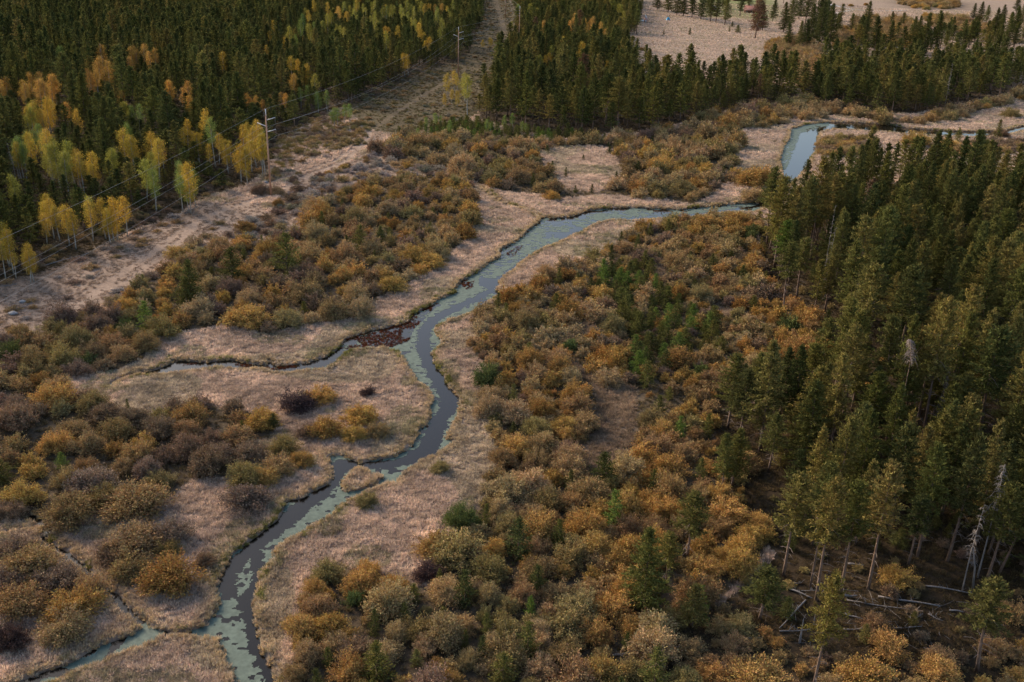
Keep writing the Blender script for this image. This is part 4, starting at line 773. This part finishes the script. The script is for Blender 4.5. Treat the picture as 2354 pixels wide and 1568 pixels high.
# ------------------------------------------------------------------ power line
M_pole = rough_mat('pole_wood', (.36, .20, .125), (.55, .33, .22), 3, .85, .15, (1, 1, .15))
M_metal = rough_mat('galvanised', (.55, .55, .56), (.70, .70, .71), 4, .45)
M_insul = rough_mat('insulator_grey', (.16, .165, .18), (.22, .225, .24), 4, .4)
M_wire = rough_mat('aluminium_wire', (.36, .36, .36), (.44, .44, .44), 4, .4)
p1, H1 = from_px(623, 452, 618, 251, 12, 34); p2 = g(1053, 176)
H1 = round(H1, 2); PT = np.array([1195, 14.0])
print('pole height', H1, 'top of pole 2 px', project([[p2[0], p2[1], H1]])[0])
p3 = g(PT[0], PT[1], H1); p4 = g(1161, 43); dirn = unit(np.array([p2 - p1])[0][:2]); p0 = np.array([*(p1[:2] - dirn * 235), 0]); p5 = np.array([*(p4[:2] + unit(p4[:2] - p3[:2]) * 260), 0])
POLES = [p0, p1, p2, p3, p4, p5]
def pole(P, along, label, strain=False):
    x, y = P[0], P[1]; z = float(ground_z([x], [y])[0]); al = unit(along); pr = np.array([al[1], -al[0]])   # to the right of the line
    e = empty('power_pole', x, y, z - .1, label=label, category='power pole', group='wooden poles of the power line')
    b = MB(); b.tube([(0, 0, 0), (0, 0, H1 * .5), (0, 0, H1 * .93)], [.26, .22, .18], 10); obj('pole', b.mesh('pole', M_pole, True), e)
    b = MB(); b.tube([(0, 0, H1 * .931), (0, 0, H1)], [.16, .12], 10); obj('pole_cap', b.mesh('pole_cap', M_metal, True), e)
    att = [np.array([x, y, z + H1])]
    for fr, sd in ((.883, 1), (.813, -1), (.751, 1)):
        if strain: sd = -1
        d2 = pr * sd; L_ = 2.5
        if strain: L_ = .5
        b = MB(); r0 = np.array([*(d2 * .22), H1 * fr]); r1 = np.array([*(d2 * L_), H1 * fr + .75 * (L_ / 2.5)])
        b.tube([r0, r0 * .6 + r1 * .4 - [0, 0, .06], r1], [.15, .12, .10], 6); b.tube([r1 - [0, 0, .02], r1 - [0, 0, .2]], [.04, .04], 5); obj('crossarm', b.mesh('crossarm', M_metal, True), e)
        b = MB(); 
        if strain: top, bot = r1, r1 + np.array([*(d2 * 1.9), -.2])
        else: top, bot = r1 - [0, 0, .2], r1 - [0, 0, 1.75]
        for i in range(9):
            c = top + (bot - top) * (i + .5) / 9; dl = (bot - top) / 9 * .22; b.tube([c - dl, c + dl], [.045, .045], 6)
        b.tube([top, bot], [.015, .015], 5); obj('insulator', b.mesh('insulator', M_insul, True), e)
        att.append(np.array([x, y, z - .1]) + bot)
    return att
dirs = []
for i in range(6):
    a = POLES[max(0, i - 1)][:2]; b_ = POLES[min(5, i + 1)][:2]; dirs.append(b_ - a)
dirs[2] = p2[:2] - p1[:2]
ATT = []
labels = [None, 'tall wooden power pole with white arms standing beside the dirt track', 'wooden power pole with white arms in the forest cutting', 'dark corner power pole where the wires turn, behind the aspens', 'far power pole beside the cutting track at the top edge', None]
for i, P in enumerate(POLES):
    if labels[i] is None:   # beyond the frame: only its wire points
        pr = np.array([unit(dirs[i])[1], -unit(dirs[i])[0]]); ATT.append([np.array([P[0], P[1], H1])] + [np.array([*(P[:2] + pr * s_ * 2.5), H1 * f_ - 1.0]) for f_, s_ in ((.883, 1), (.813, -1), (.751, 1))])
    else: ATT.append(pole(P, dirs[i], labels[i], strain=(i == 3)))
WN = ['thin topmost wire running along the pole tops', 'upper wire hanging under the top right crossarms', 'wire hanging under the left crossarms', 'lowest wire hanging under the bottom right crossarms']
for wi in range(4):
    b = MB()
    for i in range(5):
        A, B = ATT[i][wi], ATT[i + 1][wi]; span = np.linalg.norm(B - A); sag = span * (.012 if wi == 0 else .018); ts = np.linspace(0, 1, 17)
        b.tube([A + (B - A) * t - np.array([0, 0, 4 * sag * t * (1 - t)]) for t in ts], [.017] * 17, 4, False)
    o = obj('power_wire', b.mesh('power_wire', M_wire), label=WN[wi], category='wire', group='wires of the power line')

# ------------------------------------------------------------------ snags, logs and slash
def snag(px, py, tx, ty, label, seed, mat, r0=.22, tw0=.55, ntw=40, twl=1.0, droop=-.5, bend=.3, name='dead_tree', hook=0.0, fork=False):
    rg = np.random.default_rng(seed); P, h = from_px(px, py, tx, ty, 2, 22); z = float(ground_z([P[0]], [P[1]])[0]); e = empty(name, P[0], P[1], z - .1, label=label, category='dead tree', group='dead standing trees')
    b = MB(); K = 10; bx, by = rg.normal(0, bend, 2)
    ax = lambda t: np.array([bx * math.sin(t * 2.8) - hook * max(0, t - .85) * 9, by * math.sin(t * 2), h * (t if hook == 0 else min(t, .97))])
    b.tube([ax(i / (K - 1)) for i in range(K)], [r0 * .54 * (1 - .85 * i / (K - 1)) for i in range(K)], 7)
    if fork: b.tube([ax(.0) + [1.3, .2, 0], ax(.3) + [.9, .1, 0], ax(.55)], [r0 * .8, r0 * .6, r0 * .35], 6)
    obj('trunk', b.mesh('dead_trunk', mat, True), e)
    if ntw:
        b = MB()
        for i in range(ntw):
            t = tw0 + (1 - tw0) * rg.random() ** .9; a = rg.random() * 6.28; L_ = twl * rg.uniform(.4, 1.1) * (1.15 - .7 * (t - tw0) / (1 - tw0 + .01)); p0 = ax(t); el = rg.uniform(-.2, .5)
            m_ = p0 + .55 * L_ * np.array([math.cos(a), math.sin(a), el * .5]); q_ = p0 + L_ * np.array([math.cos(a), math.sin(a), el * .5 + droop * .9])
            b.tube([p0, m_, q_], [.035, .022, .008], 3, False)
            for _ in range(2): b.tube([m_, m_ + rg.normal(0, .3, 3) * L_ + [0, 0, droop * .3]], [.014, .005], 3, False)
        obj('branches', b.mesh('dead_twigs', M_dead if mat is not M_snag else M_twig), e, kind='stuff')
snag(2048,1050,2043,774,'bare orange-brown snag with a drooping grey twig top',1,M_snag,.20,.80,90,1.3,-.9,.1,hook=.55)
snag(2138,1039,2151,839,'shaggy dead trunk wrapped in hanging grey twigs',2,M_bark,.30,.20,150,.75,-1.2,.2)
snag(2026,1041,2045,930,'short leaning grey snag left of the bare orange trunk',3,M_snag,.16,.5,6,.5,-.1,.1)
snag(2060,1062,2070,989,'short broken pale pole right of the bare orange trunk',4,M_dead,.14,.5,0,.5,-.1,.05)
snag(2210,1362,2200,1157,'pale grey snag with curled drooping branches behind the logs',5,M_dead,.17,.35,60,1.1,-.7,.35,fork=True)
snag(2245,1330,2281,1072,'tall white dead tree with drooping branches near the right edge',6,M_dead,.22,.5,85,1.35,-.8,.2)
snag(1837,1478,1843,1420,'stout weathered stump standing in the shrubs left of the logs',7,M_dead,.30,.6,5,.4,.1,.05,name='tree_stump')
snag(1870,1438,1871,1392,'short grey broken pole upright between fallen logs',8,M_dead,.14,.5,3,.4,-.1,.05)
snag(1888,680,1893,470,'thin grey dead pine near the pool trees',9,M_dead,.14,.2,50,.9,-.4,.2)
snag(1895,690,1872,520,'pale leaning dead pine at the edge of the pool trees',10,M_dead,.13,.3,45,.8,-.5,.3)
snag(2170,250,2195,145,'grey dead pine standing among the upper right trees',11,M_dead,.16,.3,70,1.4,-.5,.2)
snag(395,385,395,300,'grey broken aspen among the yellow crowns of the left forest',12,M_dead,.16,.4,40,1.0,.2,.3)
snag(40,450,20,325,'twisted pale dead aspen at the left edge of the forest',13,M_dead,.18,.3,50,1.2,.1,.6)
snag(242,205,240,100,'white dead aspen top above the bright orange clump',14,M_dead,.16,.6,40,1.2,.6,.3)
snag(330,145,295,75,'thin bare stick rising behind the orange aspens',15,M_dead,.1,.8,0,.5)
snag(333,395,331,275,'straight thin dead trunk within the left pines',16,M_dead,.12,.6,4,.5)
snag(695,735,697,718,'tiny pale broken snag in the willow thicket',17,M_dead,.08,.5,8,.4,.2)
snag(581,690,582,655,'bare grey snag rising from the middle willows',18,M_dead,.10,.4,20,.6,.1)
LG = lambda x, y: (1669.6 + x * .3021, 1093.9 + y * .3021)
LOGS = [(LG(480,870),LG(650,945),.20,'thick pale fallen log at the left end of the windfall'),(LG(490,828),LG(570,826),.14,'short pale fallen pole above the left logs'),(LG(880,918),LG(990,930),.20,'short bright fallen log in the middle of the windfall'),(LG(910,952),LG(1490,1050),.13,'long thin dark fallen trunk below the main log'),
 (LG(1150,925),LG(1620,1015),.22,'main pale fallen trunk lying across the windfall'),(LG(1690,1030),LG(1800,1055),.18,'short fallen log right of the main trunk'),(LG(1510,850),LG(1880,915),.17,'fallen trunk reaching the foot of the forked snag'),(LG(600,955),LG(400,1170),.16,'fallen trunk leaning down towards the lower left'),
 (LG(400,1190),LG(640,1180),.13,'thin fallen pole beside the stump'),(LG(890,1175),LG(1080,1175),.15,'fallen log right of the foreground pine'),(LG(880,1050),LG(1030,1110),.19,'pale fallen log slanting below the middle of the windfall'),(LG(0,1240),LG(220,1255),.19,'grey fallen log in the russet shrubs'),
 (LG(1490,1055),LG(1390,1135),.12,'short fallen branch below the long dark trunk'),(LG(920,685),LG(1040,700),.20,'short pale log behind the standing pines'),(LG(1530,1060),LG(1640,1115),.10,'thin fallen branch at the right of the windfall'),(LG(480,872),LG(680,890),.12,'thin fallen pole crossing the left logs'),(LG(1270,1165),LG(1480,1165),.14,'dark fallen log behind the golden bush'),
 ((1407,1506),(1564,1491),.22,'pale fallen log with spiky branches in the lower thicket'),((2057,1075),(2081,1063),.22,'bright fallen log beside the bare orange trunk'),((95,614),(205,584),.16,'long pale fallen trunk at the foot of the yellow aspens'),((-5,662),(40,656),.14,'grey fallen trunk at the left edge of the forest'),((26,716),(76,700),.20,'pale fallen log beside the boulder'),
 ((213,642),(232,628),.14,'pair of small grey sticks in the scrub'),((425,492),(455,478),.15,'grey fallen log at the edge of the scrub'),((690,565),(722,548),.12,'grey stick lying in the scrub above the willows'),((745,1056),(764,1042),.14,'grey log jutting into the stream inlet'),((270,455),(330,440),.12,'grey trunk lying under the left aspens')]
for i, (a, b_, r, lab) in enumerate(LOGS):
    A, B = g(*a), g(*b_); rg = np.random.default_rng(900 + i); A[2] = ground_z([A[0]], [A[1]])[0] + r * .8; B[2] = ground_z([B[0]], [B[1]])[0] + r * .8 + .15
    b = MB(); pts = [A + (B - A) * t + np.array([0, 0, .08 * math.sin(t * 5 + i)]) for t in np.linspace(0, 1, 6)]; L_ = np.linalg.norm(B - A)
    e = empty('fallen_log', A[0], A[1], 0, label=lab, category='log', group='fallen logs'); pts = [p_ - np.array([A[0], A[1], 0]) for p_ in pts]
    b.tube(pts, [r * .62 * (1 - .5 * t) for t in np.linspace(0, 1, 6)], 7); obj('trunk', b.mesh('log', M_dead, True), e)
    b = MB()
    for _ in range(int(5 + L_ * (2.2 if i == 17 else .9))):
        t = rg.random(); p_ = pts[0] + (pts[-1] - pts[0]) * t; d = rg.normal(0, 1, 3); d[2] = abs(d[2]) + .3; d = unit(d) * rg.uniform(.3, 1.2 if L_ > 3 else .5); b.tube([p_, p_ + d * .6 + [0, 0, .05], p_ + d], [.035, .022, .006], 3, False)
    obj('branch_stubs', b.mesh('log_stubs', M_dead), e, kind='stuff')
def sticks(name, polys, n, label, l0, l1, r):
    b = MB(); k = 0
    for poly in polys:
        lo, hi = poly_world(poly)
        while k < n:
            x, y = rng.uniform(lo, hi); q, _ = project([[x, y, 0]])
            if not in_poly(q, poly)[0]: continue
            z = float(ground_z([x], [y])[0]); a = rng.random() * 6.28; L_ = rng.uniform(l0, l1); d = np.array([math.cos(a), math.sin(a), rng.uniform(-.02, .12)]) * L_
            b.tube([(x, y, z + .08), np.array([x, y, z + .1]) + d * .5 + rng.normal(0, .08, 3), np.array([x, y, z + .1]) + d], [r, r * .8, r * .3], 4, False); k += 1
        k = 0
    obj(name, b.mesh(name, M_dead), kind='stuff', label=label, category='debris')
sticks('logging_debris', [[(880,225),(940,185),(1000,165),(1050,160),(1090,180),(1070,230),(1000,260),(900,270)]], 170, 'pale logging debris strewn across the power line cutting', .8, 4.0, .07)
sticks('branch_debris', [[(1850,1330),(2000,1310),(2200,1370),(2300,1450),(2150,1500),(1850,1480),(1790,1420)]], 90, 'small dead branches littering the forest floor around the logs', .5, 2.2, .03)
def rock(px, py, s, label, seed):
    rg = np.random.default_rng(seed); import bmesh
    bm = bmesh.new(); bmesh.ops.create_icosphere(bm, subdivisions=2, radius=1)
    for v in bm.verts: v.co *= 1 + .28 * (rg.random() - .5)
    for v in bm.verts: v.co.x *= s * 1.3; v.co.y *= s; v.co.z *= s * .6
    me = bpy.data.meshes.new('boulder'); bm.to_mesh(me); bm.free(); me.materials.append(M_rock); P = g(px, py); o = obj('boulder', me, label=label, category='boulder', group='boulders beside the track'); o.location = (P[0], P[1], float(ground_z([P[0]], [P[1]])[0]) + s * .2)
M_rock = rough_mat('rock', (.18, .18, .185), (.30, .30, .305), 3, .9, .4)
rock(30,722,.7,'pale grey boulder at the left edge beside the fallen log',1); rock(52,695,.55,'smaller grey boulder just above the pale boulder',2); rock(610,420,.6,'flat grey stone behind the near power pole',3); rock(833,305,.9,'grey stone where the track enters the cutting',4)

# ------------------------------------------------------------------ cabins, tipi hut and tent far behind
M_log = rough_mat('log_wall', (.13, .06, .035), (.22, .10, .06), 3, .85, .2, (.3, .3, 4)); M_roof = rough_mat('roof_red', (.14, .055, .045), (.20, .085, .07), 2, .8, .1, (4, 1, 1)); M_roof2 = rough_mat('roof_grey', (.14, .12, .15), (.20, .18, .21), 2, .7)
M_trim = rough_mat('pale_trim', (.55, .50, .46), (.68, .63, .58), 3, .7); M_glass, n = newmat('window_glass'); p = N(n, 'ShaderNodeBsdfPrincipled'); p.inputs['Base Color'].default_value = (.02, .025, .03, 1); p.inputs['Roughness'].default_value = .08; o = N(n, 'ShaderNodeOutputMaterial'); n.links.new(p.outputs[0], o.inputs[0])
M_pink = rough_mat('tan_canvas', (.48, .27, .21), (.58, .35, .28), 2, .9); M_canvas = rough_mat('white_canvas', (.62, .60, .60), (.74, .72, .71), 2, .85); M_blue = rough_mat('blue_nylon', (.01, .22, .42), (.02, .34, .58), 2, .5)
def cabin(px, py, wx, wy, wall, ridge, rz, roofm, label, porch=True):
    P = g(px, py); e = empty('cabin', P[0], P[1], float(ground_z([P[0]], [P[1]])[0]) - .05, rz, label=label, category='cabin')
    b = MB(); hx, hy = wx / 2, wy / 2
    b.add([(-hx, -hy, 0), (hx, -hy, 0), (hx, hy, 0), (-hx, hy, 0), (-hx, -hy, wall), (hx, -hy, wall), (hx, hy, wall), (-hx, hy, wall), (-hx, 0, ridge), (hx, 0, ridge)], [(0, 1, 5, 4), (1, 2, 6, 9, 5), (2, 3, 7, 6), (3, 0, 4, 8, 7), (3, 2, 1, 0)]); obj('wall', b.mesh('cabin_wall', M_log), e)
    b = MB(); ox = hx + (2.6 if porch else .7); s = (ridge - wall) / hy; oy = hy + .9; ze = wall - .9 * s
    for sg in (-1, 1):
        V = [(-hx - .7, 0, ridge + .05), (ox, 0, ridge + .05), (ox, sg * oy, ze + .05), (-hx - .7, sg * oy, ze + .05)]; V += [(x_, y_, z_ + .22) for x_, y_, z_ in V]
        b.add(V, [(0, 1, 2, 3), (7, 6, 5, 4), (0, 4, 5, 1), (1, 5, 6, 2), (2, 6, 7, 3), (3, 7, 4, 0)])
    rf = obj('roof', b.mesh('cabin_roof', roofm), e); b = MB(); b.box((-hx * .3, hy * .35, ridge + .2), (.9, .9, 1.6)); obj('chimney', b.mesh('chimney', M_rock), rf)
    b = MB(); b.box((hx + .04, 0, 1.05), (.1, 1.1, 2.1)); obj('door', b.mesh('cabin_door', M_trim), e)
    for sx_ in (-.62, .0, .62):
        for sg in (-1, 1):
            b = MB(); b.box((sx_ * hx, sg * (hy + .03), wall * .55), (1.3, .1, 1.2)); wo = obj('window', b.mesh('window_frame', M_trim), e); b = MB(); b.box((sx_ * hx, sg * (hy + .07), wall * .55), (1.08, .06, .98)); obj('pane', b.mesh('window_pane', M_glass), wo)
    if porch:
        for sg in (-1, 1):
            b = MB(); b.box((hx + 2.3, sg * hy * .85, (wall - .2) / 2), (.28, .28, wall - .2)); obj('porch_post', b.mesh('porch_post', M_trim), e)
cabin(1728, 30, 14, 7.5, 3.0, 6.2, -.35, M_roof, 'brown log lodge with red roof and open gable porch behind the pines')
cabin(1640, 27, 7, 5.5, 2.6, 4.8, .9, M_roof2, 'small dark cabin with grey roof left of the red-roofed lodge', False)
cabin(1702, 2, 18, 9, 3.6, 7.2, .1, M_roof, 'long reddish house cut off by the top edge of the photo', True)
P = g(1483.5, 51.5); e = empty('tipi_hut', P[0], P[1], float(ground_z([P[0]], [P[1]])[0]) - .05, label='pinkish round hut with a pointed white canvas top at the meadow edge', category='hut')
b = MB(); b.tube([(0, 0, 0), (0, 0, 2.0), (0, 0, 3.6)], [1.9, 1.9, 1.25], 10); obj('wall', b.mesh('hut_wall', M_pink), e); b = MB(); b.tube([(0, 0, 3.55), (-.2, 0, 4.8), (-.75, 0, 6.3)], [1.15, .55, .12], 10); obj('canvas_top', b.mesh('hut_top', M_canvas), e)
b = MB(); b.box((-.2, -1.88, 1.0), (1.0, .12, 1.9)); obj('door', b.mesh('hut_door', M_trim), e)
P = g(1475.0, 51.5); e = empty('trailer', P[0], P[1], float(ground_z([P[0]], [P[1]])[0]) - .02, .2, label='small white trailer parked left of the pinkish hut', category='trailer')
b = MB(); b.tube([(-1.6, 0, 1.15), (-1.3, 0, 1.25), (1.3, 0, 1.25), (1.6, 0, 1.15)], [.55, .85, .85, .55], 10); obj('body', b.mesh('trailer_body', M_canvas, True), e)
for sg in (-1, 1):
    b = MB(); b.tube([(0, sg * .82, .32), (0, sg * .98, .32)], [.34, .34], 10); obj('wheel', b.mesh('trailer_wheel', M_stem), e)
P = g(1535, 46.5); e = empty('tent', P[0], P[1], float(ground_z([P[0]], [P[1]])[0]) - .02, .5, label='bright blue tent pitched at the far meadow edge', category='tent')
b = MB(); b.add([(-1.5, -1.2, 0), (1.5, -1.2, 0), (1.5, 1.2, 0), (-1.5, 1.2, 0), (-1.1, 0, 2.3), (1.1, 0, 2.3)], [(0, 1, 5, 4), (1, 2, 5), (2, 3, 4, 5), (3, 0, 4)]); obj('canopy', b.mesh('tent_canopy', M_blue), e)
b = MB(); b.add([(-.8, -1.24, 0), (.5, -1.24, 0), (-.15, -.46, 1.6), (-.15, -.5, 1.62)], [(0, 1, 2)]); obj('doorway', b.mesh('tent_door', M_stem), e)
# rail fence beside the far road
fa, fb = g(1935, 10), g(1995, 20); e = empty('rail_fence', fa[0], fa[1], 0, label='low post fence beside the gravel road at the top', category='fence')
nf = 11
for i in range(nf):
    p_ = fa + (fb - fa) * i / (nf - 1) - fa; b = MB(); z0 = float(ground_z([p_[0] + fa[0]], [p_[1] + fa[1]])[0]); b.tube([(p_[0], p_[1], z0), (p_[0], p_[1], z0 + 1.5)], [.22, .18], 6); obj('post', b.mesh('fence_post', M_bark), e)
for hz in (.6, 1.15):
    b = MB(); b.tube([(0, 0, hz), tuple((fb - fa)[:2]) + (hz,)], [.08, .08], 5); obj('rail', b.mesh('fence_rail', M_bark), e)
